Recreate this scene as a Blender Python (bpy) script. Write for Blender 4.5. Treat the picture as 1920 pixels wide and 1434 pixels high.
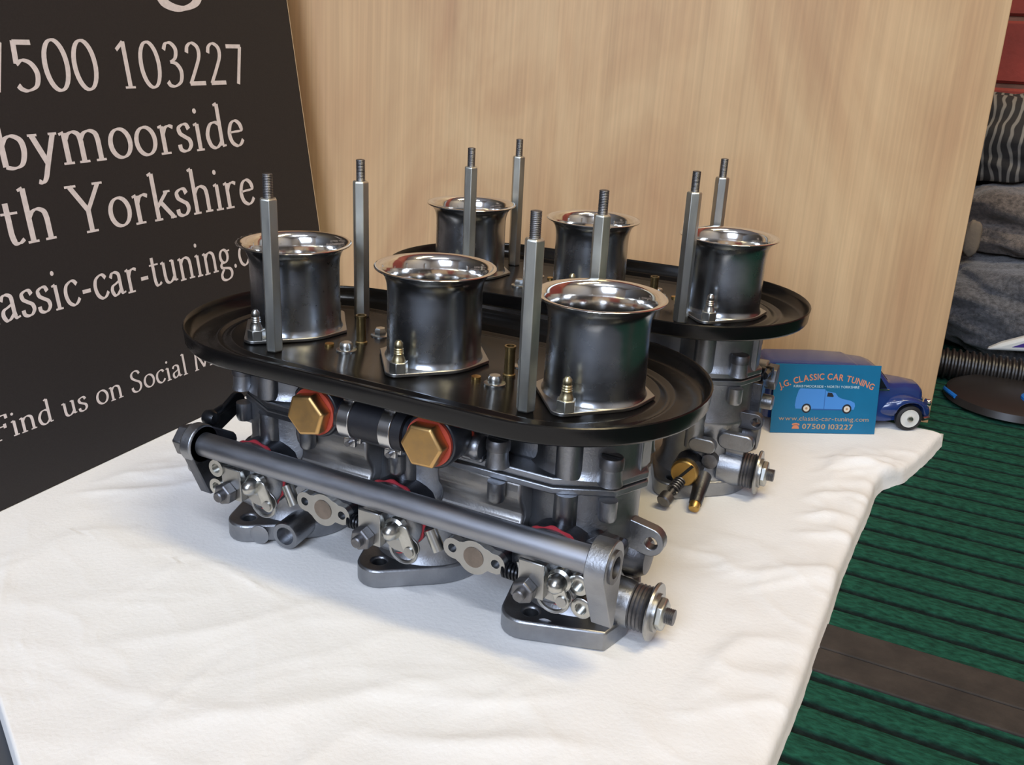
import bpy, bmesh, math, random
from math import sin, cos, pi, radians, atan2, sqrt
from mathutils import Matrix, Vector, noise

random.seed(7)
scene = bpy.context.scene
COL = scene.collection
for o in list(bpy.data.objects):
    bpy.data.objects.remove(o)

# ------------------------------------------------------------------ camera
cd = bpy.data.cameras.new('camera')
cam = bpy.data.objects.new('camera', cd)
COL.objects.link(cam)
cd.sensor_fit = 'HORIZONTAL'
cd.sensor_width = 36.0
cd.lens = 1752.7 / 1920 * 36.0
cd.clip_start = 0.01
cd.clip_end = 30
YAW, PITCH, ROLL = 0.4577, -0.3551, 0.0501
fwd = Vector((-sin(YAW) * cos(PITCH), cos(YAW) * cos(PITCH), sin(PITCH)))
rgt = Vector((cos(YAW), sin(YAW), 0))
upv = rgt.cross(fwd)
r2 = cos(ROLL) * rgt + sin(ROLL) * upv
u2 = -sin(ROLL) * rgt + cos(ROLL) * upv
CAMP = Vector((0.2469, -0.4053, 0.2835))
m = Matrix((r2, u2, -fwd)).transposed().to_4x4()
m.translation = CAMP
cam.matrix_world = m
scene.camera = cam

# ------------------------------------------------------------------ world, exposure, large lights
w = bpy.data.worlds.new('world')
scene.world = w
w.use_nodes = True
w.node_tree.nodes['Background'].inputs['Color'].default_value = (0.75, 0.82, 1.0, 1)
w.node_tree.nodes['Background'].inputs['Strength'].default_value = 0.35
vs = scene.view_settings
vs.view_transform = 'Standard'
vs.look = 'None'
vs.exposure = 0.05
vs.gamma = 1.0
vs.use_curve_mapping = False


def area(name, loc, target, sx, sy, power, color, parent=None):
    ld = bpy.data.lights.new(name, 'AREA')
    ld.shape = 'RECTANGLE'
    ld.size, ld.size_y = sx, sy
    ld.energy = power
    ld.color = color
    o = bpy.data.objects.new(name, ld)
    COL.objects.link(o)
    d = Vector(target) - Vector(loc)
    o.rotation_euler = d.to_track_quat('-Z', 'Y').to_euler()
    o.location = loc
    return o


area('window_daylight', (0.25, -2.12, 1.35), (0.0, 0, 0.1), 1.05, 0.95, 46, (0.68, 0.79, 1.0))
ROOM_X0, ROOM_X1, ROOM_Y0, ROOM_Y1, ROOM_H, FLOOR_Z = -1.7, 2.1, -2.2, 0.93, 2.35, -0.012


# ------------------------------------------------------------------ materials
def mat(name, color, rough=0.5, metal=0.0, var=0.0, vscale=30.0, bump=0.0, bscale=200.0,
        color2=None, rvar=0.0, coat=0.0, spec=0.5, stretch=(1, 1, 1), emit=None, estr=0.0, sheen=0.0):
    mt = bpy.data.materials.new(name)
    mt.use_nodes = True
    nt = mt.node_tree
    b = nt.nodes['Principled BSDF']
    b.inputs['Base Color'].default_value = (*color, 1)
    b.inputs['Roughness'].default_value = rough
    b.inputs['Metallic'].default_value = metal
    b.inputs['Specular IOR Level'].default_value = spec
    b.inputs['Coat Weight'].default_value = coat
    b.inputs['Sheen Weight'].default_value = sheen
    if emit:
        b.inputs['Emission Color'].default_value = (*emit, 1)
        b.inputs['Emission Strength'].default_value = estr
    if var or color2 or bump or rvar:
        tc = nt.nodes.new('ShaderNodeTexCoord')
        mp = nt.nodes.new('ShaderNodeMapping')
        mp.inputs['Scale'].default_value = stretch
        nt.links.new(tc.outputs['Object'], mp.inputs['Vector'])
    if var or color2 or rvar:
        nz = nt.nodes.new('ShaderNodeTexNoise')
        nz.inputs['Scale'].default_value = vscale
        nz.inputs['Detail'].default_value = 5
        nz.inputs['Roughness'].default_value = 0.6
        nt.links.new(mp.outputs['Vector'], nz.inputs['Vector'])
        if var or color2:
            cr = nt.nodes.new('ShaderNodeValToRGB')
            c2 = color2 or tuple(max(0, c * (1 - var)) for c in color)
            c1 = color if color2 else tuple(min(1, c * (1 + var)) for c in color)
            cr.color_ramp.elements[0].position = 0.35
            cr.color_ramp.elements[1].position = 0.68
            cr.color_ramp.elements[0].color = (*c2, 1)
            cr.color_ramp.elements[1].color = (*c1, 1)
            nt.links.new(nz.outputs['Fac'], cr.inputs['Fac'])
            nt.links.new(cr.outputs['Color'], b.inputs['Base Color'])
        if rvar:
            mr = nt.nodes.new('ShaderNodeMapRange')
            mr.inputs['From Min'].default_value = 0.3
            mr.inputs['From Max'].default_value = 0.7
            mr.inputs['To Min'].default_value = max(0.02, rough - rvar)
            mr.inputs['To Max'].default_value = rough + rvar
            nt.links.new(nz.outputs['Fac'], mr.inputs['Value'])
            nt.links.new(mr.outputs['Result'], b.inputs['Roughness'])
    if bump:
        n2 = nt.nodes.new('ShaderNodeTexNoise')
        n2.inputs['Scale'].default_value = bscale
        n2.inputs['Detail'].default_value = 3
        nt.links.new(mp.outputs['Vector'], n2.inputs['Vector'])
        bp = nt.nodes.new('ShaderNodeBump')
        bp.inputs['Strength'].default_value = bump
        bp.inputs['Distance'].default_value = 0.001
        nt.links.new(n2.outputs['Fac'], bp.inputs['Height'])
        nt.links.new(bp.outputs['Normal'], b.inputs['Normal'])
    return mt


M = {}
M['cast'] = mat('cast_aluminium', (0.34, 0.35, 0.37), 0.40, 1, var=0.16, vscale=45, rvar=0.08, bump=0.12, bscale=900)
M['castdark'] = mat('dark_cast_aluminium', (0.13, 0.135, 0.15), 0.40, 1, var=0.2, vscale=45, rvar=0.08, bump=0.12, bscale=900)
M['bowl'] = mat('bare_cast_aluminium', (0.46, 0.45, 0.44), 0.44, 1, var=0.10, vscale=60, rvar=0.06, bump=0.1, bscale=900)
M['polished'] = mat('polished_aluminium', (0.80, 0.80, 0.79), 0.11, 1, rvar=0.03, vscale=40)
M['stack'] = mat('spun_aluminium', (0.46, 0.49, 0.53), 0.26, 1, var=0.16, vscale=26, rvar=0.07)
M['plate'] = mat('aluminium_plate', (0.40, 0.40, 0.39), 0.34, 1, var=0.1, vscale=60, rvar=0.06)
M['tray'] = mat('black_enamel', (0.0055, 0.0052, 0.0052), 0.22, 0, rvar=0.06, vscale=30, bump=0.05, bscale=120, spec=0.28)
M['zinc'] = mat('zinc_plate', (0.66, 0.66, 0.58), 0.40, 1, color2=(0.46, 0.47, 0.46), vscale=70, rvar=0.06, stretch=(1, 1, 0.25))
M['steel'] = mat('dark_steel', (0.20, 0.20, 0.21), 0.46, 1, var=0.2, vscale=200)
M['bright'] = mat('bright_steel', (0.52, 0.52, 0.49), 0.28, 1, var=0.12, vscale=150)
M['tube'] = mat('brushed_steel_tube', (0.33, 0.34, 0.37), 0.44, 1, var=0.14, vscale=80, rvar=0.07, stretch=(0.2, 1, 1))
M['brass'] = mat('brass', (0.56, 0.36, 0.12), 0.36, 1, var=0.1, vscale=80, rvar=0.05)
M['goldzinc'] = mat('yellow_passivated', (0.72, 0.44, 0.16), 0.42, 1, color2=(0.60, 0.38, 0.17), vscale=90, rvar=0.05)
M['yelzinc'] = mat('yellow_zinc', (0.62, 0.55, 0.34), 0.32, 1, var=0.15, vscale=200)
M['yelbrass'] = mat('dull_brass', (0.30, 0.22, 0.10), 0.40, 1, var=0.2, vscale=90)
M['tarnish'] = mat('tarnished_steel', (0.26, 0.22, 0.19), 0.5, 1, var=0.15, vscale=120)
M['red'] = mat('red_fibre', (0.50, 0.07, 0.04), 0.55, 0)
M['redgask'] = mat('red_gasket', (0.46, 0.035, 0.05), 0.5, 0)
M['gasket'] = mat('black_gasket', (0.012, 0.012, 0.012), 0.7, 0)
M['banjo'] = mat('black_anodised', (0.018, 0.02, 0.026), 0.32, 0, spec=0.6)
M['rubber'] = mat('black_rubber', (0.014, 0.014, 0.018), 0.55, 0, bump=0.1, bscale=400)
M['blacksteel'] = mat('blackened_steel', (0.02, 0.021, 0.024), 0.3, 0.6)
M['clamp'] = mat('clamp_steel', (0.62, 0.62, 0.62), 0.25, 1)
M['cloth'] = mat('white_cotton', (0.785, 0.780, 0.765), 0.85, 0, var=0.012, vscale=12, bump=0.25, bscale=420, sheen=0.1, spec=0.2)
M['banner'] = mat('banner_print_black', (0.023, 0.0205, 0.022), 0.62, 0, var=0.10, vscale=900, bump=0.15, bscale=1500, spec=0.35)
M['banneredge'] = mat('banner_core_edge', (0.62, 0.50, 0.36), 0.7)
M['ink'] = mat('banner_white_ink', (0.76, 0.70, 0.71), 0.6, 0, var=0.08, vscale=300)
M['card'] = mat('card_teal', (0.003, 0.135, 0.275), 0.42, 0, var=0.05, vscale=40)
M['cardorange'] = mat('card_orange_ink', (0.62, 0.22, 0.11), 0.5)
M['cardgold'] = mat('card_gold_ink', (0.42, 0.27, 0.16), 0.5)
M['cardwhite'] = mat('card_white_ink', (0.45, 0.58, 0.62), 0.5)
M['cardblue'] = mat('card_blue_ink', (0.06, 0.24, 0.62), 0.45)
M['cardblue2'] = mat('card_dark_blue_ink', (0.02, 0.09, 0.30), 0.45)
M['cardblack'] = mat('card_black_ink', (0.012, 0.014, 0.02), 0.5)
M['cardpale'] = mat('card_cream_ink', (0.62, 0.58, 0.50), 0.5)
M['vanblue'] = mat('van_blue_paint', (0.010, 0.032, 0.145), 0.22, 0, coat=0.4)
M['tyre'] = mat('tyre_rubber', (0.010, 0.010, 0.012), 0.6)
M['hub'] = mat('white_wheel', (0.62, 0.62, 0.58), 0.4)
M['chrome'] = mat('chrome', (0.75, 0.74, 0.72), 0.12, 1)
M['glass'] = mat('dark_glass', (0.008, 0.010, 0.014), 0.08, 0)
M['brick'] = mat('red_painted_brick', (0.26, 0.035, 0.022), 0.75, 0, var=0.22, vscale=18, bump=0.4, bscale=120)
M['mortar'] = mat('mortar', (0.26, 0.12, 0.075), 0.85, 0, var=0.3, vscale=14, bump=0.4, bscale=150)
M['towel'] = mat('grey_towel', (0.115, 0.090, 0.073), 0.95, 0, var=0.5, vscale=260, bump=1.0, bscale=900, sheen=0.3)
M['towel2'] = mat('blue_grey_towel', (0.082, 0.080, 0.084), 0.95, 0, var=0.5, vscale=260, bump=1.0, bscale=900, sheen=0.3)
M['hose'] = mat('ribbed_black_plastic', (0.018, 0.015, 0.013), 0.4)
M['blueplastic'] = mat('blue_plastic', (0.01, 0.14, 0.48), 0.4)
M['whitewall'] = mat('cream_painted_wall', (0.42, 0.40, 0.38), 0.8, 0, var=0.06, vscale=3)
M['ceil'] = mat('ceiling_paint', (0.55, 0.53, 0.50), 0.8)
M['strip'] = mat('brown_edging_tape', (0.030, 0.023, 0.018), 0.85, 0, var=0.30, vscale=55, bump=0.3, bscale=300)
M['addedfloor'] = mat('dark_added_floor', (0.055, 0.06, 0.07), 0.7, 0, var=0.25, vscale=6)
M['beige'] = mat('beige_fabric', (0.17, 0.135, 0.10), 0.9, 0, bump=0.3, bscale=500)


def wood_mat():
    mt = bpy.data.materials.new('plywood_veneer')
    mt.use_nodes = True
    nt = mt.node_tree
    b = nt.nodes['Principled BSDF']
    b.inputs['Roughness'].default_value = 0.52
    b.inputs['Specular IOR Level'].default_value = 0.4
    tc = nt.nodes.new('ShaderNodeTexCoord')

    def noise_tex(scale, stretch, detail, distort=0.0):
        mp = nt.nodes.new('ShaderNodeMapping')
        mp.inputs['Scale'].default_value = stretch
        nz = nt.nodes.new('ShaderNodeTexNoise')
        nz.inputs['Scale'].default_value = scale
        nz.inputs['Detail'].default_value = detail
        nz.inputs['Distortion'].default_value = distort
        nt.links.new(tc.outputs['Object'], mp.inputs['Vector'])
        nt.links.new(mp.outputs['Vector'], nz.inputs['Vector'])
        return nz
    broad = noise_tex(7, (1, 1, 0.30), 4, 2.2)
    grain = noise_tex(420, (1, 1, 0.012), 4)
    fine = noise_tex(110, (1, 1, 0.02), 4, 0.3)
    r1 = nt.nodes.new('ShaderNodeValToRGB')
    r1.color_ramp.elements[0].position = 0.30
    r1.color_ramp.elements[0].color = (0.452, 0.264, 0.135, 1)
    r1.color_ramp.elements[1].position = 0.70
    r1.color_ramp.elements[1].color = (0.622, 0.430, 0.235, 1)
    e = r1.color_ramp.elements.new(0.5)
    e.color = (0.540, 0.348, 0.182, 1)
    nt.links.new(broad.outputs['Fac'], r1.inputs['Fac'])

    def mul(cin, nz, lo, hi, p0=0.35, p1=0.65):
        mr = nt.nodes.new('ShaderNodeMapRange')
        mr.inputs['From Min'].default_value = p0
        mr.inputs['From Max'].default_value = p1
        mr.inputs['To Min'].default_value = lo
        mr.inputs['To Max'].default_value = hi
        nt.links.new(nz.outputs['Fac'], mr.inputs['Value'])
        mx = nt.nodes.new('ShaderNodeVectorMath')
        mx.operation = 'SCALE'
        nt.links.new(cin, mx.inputs[0])
        nt.links.new(mr.outputs['Result'], mx.inputs['Scale'])
        return mx.outputs['Vector']
    c = mul(r1.outputs['Color'], grain, 0.93, 1.05)
    c = mul(c, fine, 0.95, 1.04)
    nt.links.new(c, b.inputs['Base Color'])
    bp = nt.nodes.new('ShaderNodeBump')
    bp.inputs['Strength'].default_value = 0.12
    bp.inputs['Distance'].default_value = 0.0006
    nt.links.new(grain.outputs['Fac'], bp.inputs['Height'])
    nt.links.new(bp.outputs['Normal'], b.inputs['Normal'])
    return mt


M['wood'] = wood_mat()
PITCHR = 0.0217


def carpet_mat():
    mt = bpy.data.materials.new('green_ribbed_carpet')
    mt.use_nodes = True
    nt = mt.node_tree
    b = nt.nodes['Principled BSDF']
    b.inputs['Roughness'].default_value = 0.95
    b.inputs['Specular IOR Level'].default_value = 0.15
    tc = nt.nodes.new('ShaderNodeTexCoord')
    at = nt.nodes.new('ShaderNodeAttribute')
    at.attribute_name = 'rib'
    n1 = nt.nodes.new('ShaderNodeTexNoise')
    n1.inputs['Scale'].default_value = 260
    n1.inputs['Detail'].default_value = 6
    n1.inputs['Roughness'].default_value = 0.8
    mp = nt.nodes.new('ShaderNodeMapping')
    mp.inputs['Scale'].default_value = (0.45, 1, 1)
    nt.links.new(tc.outputs['Object'], mp.inputs['Vector'])
    nt.links.new(mp.outputs['Vector'], n1.inputs['Vector'])
    add = nt.nodes.new('ShaderNodeMath')
    add.operation = 'MULTIPLY_ADD'
    nt.links.new(n1.outputs['Fac'], add.inputs[0])
    add.inputs[1].default_value = 0.30
    nt.links.new(at.outputs['Fac'], add.inputs[2])
    r0 = nt.nodes.new('ShaderNodeValToRGB')
    r0.color_ramp.elements[0].position = 0.52
    r0.color_ramp.elements[0].color = (0.006, 0.011, 0.009, 1)
    r0.color_ramp.elements[1].position = 0.80
    r0.color_ramp.elements[1].color = (0.009, 0.057, 0.035, 1)
    nt.links.new(add.outputs[0], r0.inputs['Fac'])
    n2 = nt.nodes.new('ShaderNodeTexNoise')
    n2.inputs['Scale'].default_value = 420
    n2.inputs['Detail'].default_value = 3
    nt.links.new(mp.outputs['Vector'], n2.inputs['Vector'])
    mr = nt.nodes.new('ShaderNodeMapRange')
    mr.inputs['From Min'].default_value = 0.3
    mr.inputs['From Max'].default_value = 0.7
    mr.inputs['To Min'].default_value = 0.55
    mr.inputs['To Max'].default_value = 1.45
    nt.links.new(n2.outputs['Fac'], mr.inputs['Value'])
    sc = nt.nodes.new('ShaderNodeVectorMath')
    sc.operation = 'SCALE'
    nt.links.new(r0.outputs['Color'], sc.inputs[0])
    nt.links.new(mr.outputs['Result'], sc.inputs['Scale'])
    nt.links.new(sc.outputs['Vector'], b.inputs['Base Color'])
    bp = nt.nodes.new('ShaderNodeBump')
    bp.inputs['Strength'].default_value = 0.8
    bp.inputs['Distance'].default_value = 0.0015
    nt.links.new(n2.outputs['Fac'], bp.inputs['Height'])
    nt.links.new(bp.outputs['Normal'], b.inputs['Normal'])
    return mt


M['carpet'] = carpet_mat()


def stripe_mat():
    mt = bpy.data.materials.new('striped_knit')
    mt.use_nodes = True
    nt = mt.node_tree
    b = nt.nodes['Principled BSDF']
    b.inputs['Roughness'].default_value = 0.9
    tc = nt.nodes.new('ShaderNodeTexCoord')
    wv = nt.nodes.new('ShaderNodeTexWave')
    wv.wave_type = 'BANDS'
    wv.bands_direction = 'X'
    wv.inputs['Scale'].default_value = 36
    wv.inputs['Distortion'].default_value = 8
    wv.inputs['Detail'].default_value = 2
    wv.inputs['Detail Scale'].default_value = 0.6
    nt.links.new(tc.outputs['Object'], wv.inputs['Vector'])
    r = nt.nodes.new('ShaderNodeValToRGB')
    r.color_ramp.elements[0].position = 0.62
    r.color_ramp.elements[0].color = (0.022, 0.019, 0.017, 1)
    r.color_ramp.elements[1].position = 0.85
    r.color_ramp.elements[1].color = (0.20, 0.18, 0.15, 1)
    nt.links.new(wv.outputs['Fac'], r.inputs['Fac'])
    nt.links.new(r.outputs['Color'], b.inputs['Base Color'])
    return mt


M['stripes'] = stripe_mat()


def brickwall_mat():
    mt = bpy.data.materials.new('far_brick_courses')
    mt.use_nodes = True
    nt = mt.node_tree
    b = nt.nodes['Principled BSDF']
    b.inputs['Roughness'].default_value = 0.8
    tc = nt.nodes.new('ShaderNodeTexCoord')
    mp = nt.nodes.new('ShaderNodeMapping')
    mp.inputs['Rotation'].default_value = (radians(90), 0, 0)
    br = nt.nodes.new('ShaderNodeTexBrick')
    br.inputs['Color1'].default_value = (0.28, 0.04, 0.026, 1)
    br.inputs['Color2'].default_value = (0.22, 0.03, 0.02, 1)
    br.inputs['Mortar'].default_value = (0.30, 0.17, 0.11, 1)
    br.inputs['Scale'].default_value = 1.0
    br.inputs['Brick Width'].default_value = 0.226
    br.inputs['Row Height'].default_value = 0.076
    br.inputs['Mortar Size'].default_value = 0.005
    nt.links.new(tc.outputs['Object'], mp.inputs['Vector'])
    nt.links.new(mp.outputs['Vector'], br.inputs['Vector'])
    nt.links.new(br.outputs['Color'], b.inputs['Base Color'])
    return mt


M['brickfar'] = brickwall_mat()

# ------------------------------------------------------------------ mesh helpers
FR = {
    'z': Matrix(((1, 0, 0), (0, 1, 0), (0, 0, 1))),
    'y-': Matrix(((1, 0, 0), (0, 0, -1), (0, 1, 0))),
    'y+': Matrix(((-1, 0, 0), (0, 0, 1), (0, 1, 0))),
    'x+': Matrix(((0, 0, 1), (1, 0, 0), (0, 1, 0))),
    'x-': Matrix(((0, 0, -1), (-1, 0, 0), (0, 1, 0))),
}


def frame_of(d):
    d = Vector(d).normalized()
    a = Vector((0, 0, 1)) if abs(d.z) < 0.95 else Vector((1, 0, 0))
    x = a.cross(d).normalized()
    y = d.cross(x)
    return Matrix((x, y, d)).transposed()


def fr(f):
    if isinstance(f, str):
        return FR[f]
    if isinstance(f, Matrix):
        return f
    return frame_of(f)


class B:
    def __init__(self):
        self.bm = bmesh.new()

    def lathe(self, prof, o=(0, 0, 0), f='z', seg=32, a0=0.0, caps=True, wav=None):
        bm, F, o = self.bm, fr(f), Vector(o)
        rings = []
        for (r, h) in prof:
            if r < 1e-7:
                rings.append([bm.verts.new(o + F @ Vector((0, 0, h)))])
            else:
                rings.append([bm.verts.new(o + F @ Vector((r * (wav(t) if wav else 1) * cos(t), r * (wav(t) if wav else 1) * sin(t), h)))
                              for t in [a0 + 2 * pi * k / seg for k in range(seg)]])
        for A, C in zip(rings[:-1], rings[1:]):
            n = max(len(A), len(C))
            for k in range(n):
                q = []
                for v in (A[k % len(A)], A[(k + 1) % len(A)], C[(k + 1) % len(C)], C[k % len(C)]):
                    if v not in q:
                        q.append(v)
                if len(q) >= 3:
                    try:
                        bm.faces.new(q)
                    except ValueError:
                        pass
        if caps:
            for R in (rings[0], rings[-1]):
                if len(R) > 2:
                    try:
                        bm.faces.new(R)
                    except ValueError:
                        pass
        return self

    def cyl(self, p0, p1, r, r1=None, seg=24, a0=0.0):
        p0, p1 = Vector(p0), Vector(p1)
        d = p1 - p0
        return self.lathe([(r, 0), (r if r1 is None else r1, d.length)], p0, d, seg, a0)

    def hexp(self, p0, p1, r, a0=0.0):
        return self.cyl(p0, p1, r, seg=6, a0=a0)

    def prism(self, outline, z0, z1, o=(0, 0, 0), f='z', holes=()):
        bm, F, o = self.bm, fr(f), Vector(o)
        loops = [outline] + list(holes)
        bot, top = [], []
        for L in loops:
            bot.append([bm.verts.new(o + F @ Vector((p[0], p[1], z0))) for p in L])
            top.append([bm.verts.new(o + F @ Vector((p[0], p[1], z1))) for p in L])
        for lo, hi in zip(bot, top):
            n = len(lo)
            for k in range(n):
                bm.faces.new((lo[k], lo[(k + 1) % n], hi[(k + 1) % n], hi[k]))
        for grp in (bot, top):
            if len(loops) == 1:
                bm.faces.new(grp[0])
            else:
                es = []
                for L in grp:
                    for k in range(len(L)):
                        e = bm.edges.get((L[k], L[(k + 1) % len(L)]))
                        es.append(e)
                bmesh.ops.triangle_fill(bm, use_beauty=True, use_dissolve=False, edges=es)
        return self

    def box(self, x0, x1, y0, y1, z0, z1):
        return self.prism([(x0, y0), (x1, y0), (x1, y1), (x0, y1)], z0, z1)

    def tube(self, path, r, seg=12, cap=True, radii=None):
        bm = self.bm
        P = [Vector(p) for p in path]
        rings = []
        prev = None
        for i, p in enumerate(P):
            t = (P[min(i + 1, len(P) - 1)] - P[max(i - 1, 0)]).normalized()
            if prev is None:
                a = Vector((0, 0, 1)) if abs(t.z) < 0.9 else Vector((1, 0, 0))
                x = a.cross(t).normalized()
            else:
                x = (prev - t * prev.dot(t)).normalized()
            prev = x
            y = t.cross(x)
            rr = radii[i] if radii else r
            rings.append([bm.verts.new(p + rr * (cos(2 * pi * k / seg) * x + sin(2 * pi * k / seg) * y)) for k in range(seg)])
        for A, C in zip(rings[:-1], rings[1:]):
            for k in range(seg):
                bm.faces.new((A[k], A[(k + 1) % seg], C[(k + 1) % seg], C[k]))
        if cap:
            bm.faces.new(rings[0])
            bm.faces.new(rings[-1])
        return self

    def loft(self, rings, closed=True, caps=True):
        bm = self.bm
        R = [[bm.verts.new(Vector(p)) for p in ring] for ring in rings]
        n = len(R[0])
        for A, C in zip(R[:-1], R[1:]):
            for k in range(n if closed else n - 1):
                bm.faces.new((A[k], A[(k + 1) % n], C[(k + 1) % n], C[k]))
        if caps:
            bm.faces.new(R[0])
            bm.faces.new(R[-1])
        return self

    def obj(self, name, material, parent=None, bevel=0.0, angle=38, flat=False, recalc=True, segs=2):
        bm = self.bm
        if recalc:
            bmesh.ops.recalc_face_normals(bm, faces=bm.faces[:])
        me = bpy.data.meshes.new(name)
        bm.to_mesh(me)
        bm.free()
        me.materials.append(M[material] if isinstance(material, str) else material)
        if not flat:
            for p in me.polygons:
                p.use_smooth = True
            me.set_sharp_from_angle(angle=radians(angle))
        o = bpy.data.objects.new(name, me)
        COL.objects.link(o)
        o.parent = parent
        if bevel:
            bv = o.modifiers.new('bevel', 'BEVEL')
            bv.width = bevel
            bv.segments = segs
            bv.limit_method = 'ANGLE'
            bv.angle_limit = radians(angle)
            bv.use_clamp_overlap = True
        return o


def circ(cx, cy, r, n=16, a0=0.0):
    return [(cx + r * cos(a0 + 2 * pi * k / n), cy + r * sin(a0 + 2 * pi * k / n)) for k in range(n)]


def hull(pts):
    pts = sorted(set((round(x, 6), round(y, 6)) for x, y in pts))

    def half(ps):
        h = []
        for p in ps:
            while len(h) >= 2 and (h[-1][0] - h[-2][0]) * (p[1] - h[-2][1]) - (h[-1][1] - h[-2][1]) * (p[0] - h[-2][0]) <= 1e-12:
                h.pop()
            h.append(p)
        return h
    lo, hi = half(pts), half(pts[::-1])
    return lo[:-1] + hi[:-1]


def empty(name, loc=(0, 0, 0), rz=0.0):
    o = bpy.data.objects.new(name, None)
    COL.objects.link(o)
    o.location = loc
    o.rotation_euler = (0, 0, rz)
    o.empty_display_size = 0.05
    return o


def tag(o, label, cat, group=None):
    o['label'] = label
    o['category'] = cat
    if group:
        o['group'] = group
    return o


def struct(o):
    o['kind'] = 'structure'
    return o


# ------------------------------------------------------------------ the room
# carpet: two ribbed lengths meeting at a taped seam
def carpet_piece(y0, y1, phase):
    b = B()
    bm = b.bm
    rib = bm.verts.layers.float.new('rib')
    k0, k1 = math.ceil((y0 - phase) / PITCHR) - 1, math.floor((y1 - phase) / PITCHR) + 1
    prof = []
    for k in range(k0, k1 + 1):
        yc = phase + k * PITCHR
        for dy, dz, rv in ((-0.0030, 0.0, 0.62), (-0.0013, -0.0024, 0.22), (0.0013, -0.0024, 0.22), (0.0030, 0.0, 0.62), (0.0085, 0.0008, 0.7), (0.0137, 0.0008, 0.7)):
            y = yc + dy
            if y0 <= y <= y1:
                prof.append((y, FLOOR_Z + dz, rv))
    prof = [(y0, FLOOR_Z, 0.62)] + prof + [(y1, FLOOR_Z, 0.62)]
    xs = [ROOM_X0, -0.6, 0.0, 0.15, 0.3, 0.6, 1.2, ROOM_X1]
    V = []
    for (y, z, rv) in prof:
        row = []
        for x in xs:
            v = bm.verts.new((x, y, z))
            v[rib] = rv
            row.append(v)
        V.append(row)
    for a, c in zip(V[:-1], V[1:]):
        for k in range(len(xs) - 1):
            bm.faces.new((a[k], a[k + 1], c[k + 1], c[k]))
    return b


fl = carpet_piece(0.0436, ROOM_Y1, 0.0017).obj('floor', 'carpet', recalc=False)
struct(fl)
f2 = carpet_piece(-0.14, 0.0422, -0.0047).obj('floor', 'carpet', recalc=False)
struct(f2)
f3 = B().box(ROOM_X0, ROOM_X1, ROOM_Y0, -0.1405, FLOOR_Z - 0.05, FLOOR_Z).obj('floor', 'addedfloor', flat=True)  # dark floor added behind the camera, keeps green out of the stack reflections
struct(f3)
# worn edging tape on both sides of the seam
t1 = B().prism([(ROOM_X0, 0.0433), (ROOM_X1, 0.0433), (ROOM_X1, 0.0672), (ROOM_X0, 0.0672)], FLOOR_Z - 0.002, FLOOR_Z + 0.0016).obj('trim_1', 'strip', bevel=0.0008)
struct(t1)
t2 = B().prism([(ROOM_X0, 0.0218), (ROOM_X1, 0.0218), (ROOM_X1, 0.0423), (ROOM_X0, 0.0423)], FLOOR_Z - 0.002, FLOOR_Z + 0.0016).obj('trim_2', 'strip', bevel=0.0008)
struct(t2)
struct(B().box(ROOM_X0, ROOM_X1, -0.15, ROOM_Y1, FLOOR_Z - 0.05, FLOOR_Z - 0.004).obj('floor', 'gasket', flat=True))  # black backing added under the carpet to keep the seam gap dark

# back wall: mortar bed with bricks standing proud, plain courses higher up
wb = B().box(ROOM_X0, ROOM_X1, ROOM_Y1, ROOM_Y1 + 0.1, FLOOR_Z, 1.2).obj('wall_back', 'mortar', flat=True)
struct(wb)
wu = B().box(ROOM_X0, ROOM_X1, ROOM_Y1 - 0.003, ROOM_Y1 + 0.1, 1.2, ROOM_H).obj('upper_courses', 'brickfar', parent=wb, flat=True)
bb = B().box(-0.1085, 0.1085, -0.005, 0.03, -0.0353, 0.0353)
bmesh.ops.bevel(bb.bm, geom=[e for e in bb.bm.edges], offset=0.003, segments=1, affect='EDGES')
brick0 = bb.obj('brick', 'brick', parent=wb, flat=True)
n = 0
for row in range(0, 16):
    zc = -0.0465 + 0.076 * row + 0.038 - 0.0025
    for k in range(-6, 8):
        xc = 0.226 * k + (0.113 if row % 2 else 0.0) + 0.05
        if xc < -1.3 or xc > 1.65:
            continue
        o = brick0 if n == 0 else brick0.copy()
        if n:
            COL.objects.link(o)
        o.parent = wb
        o.location = (xc + random.uniform(-.0015, .0015), ROOM_Y1 + random.uniform(-.002, .001), zc + random.uniform(-.001, .001))
        n += 1
struct(B().box(ROOM_X0 - 0.1, ROOM_X0, ROOM_Y0, ROOM_Y1, FLOOR_Z, ROOM_H).obj('wall_left', 'whitewall', flat=True))
struct(B().box(ROOM_X1, ROOM_X1 + 0.1, ROOM_Y0, ROOM_Y1, FLOOR_Z, ROOM_H).obj('wall_right', 'whitewall', flat=True))
struct(B().box(ROOM_X0, ROOM_X1, ROOM_Y0, ROOM_Y1, ROOM_H, ROOM_H + 0.1).obj('ceiling', 'ceil', flat=True))
struct(B().prism([(ROOM_X0, FLOOR_Z), (ROOM_X1, FLOOR_Z), (ROOM_X1, ROOM_H), (ROOM_X0, ROOM_H)], 0, 0.1, (0, ROOM_Y0, 0), 'y-',
                 holes=[[(-0.30, 0.85), (0.80, 0.85), (0.80, 1.85), (-0.30, 1.85)]]).obj('wall_front', 'whitewall', flat=True))
wf = B().prism([(-0.33, 0.82), (0.83, 0.82), (0.83, 1.88), (-0.33, 1.88)], -0.02, 0.06, (0, ROOM_Y0, 0), 'y-',
               holes=[[(-0.27, 0.88), (0.22, 0.88), (0.22, 1.82), (-0.27, 1.82)], [(0.28, 0.88), (0.77, 0.88), (0.77, 1.82), (0.28, 1.82)]]
               ).obj('window_1', 'hub', bevel=0.004)
struct(wf)


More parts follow.
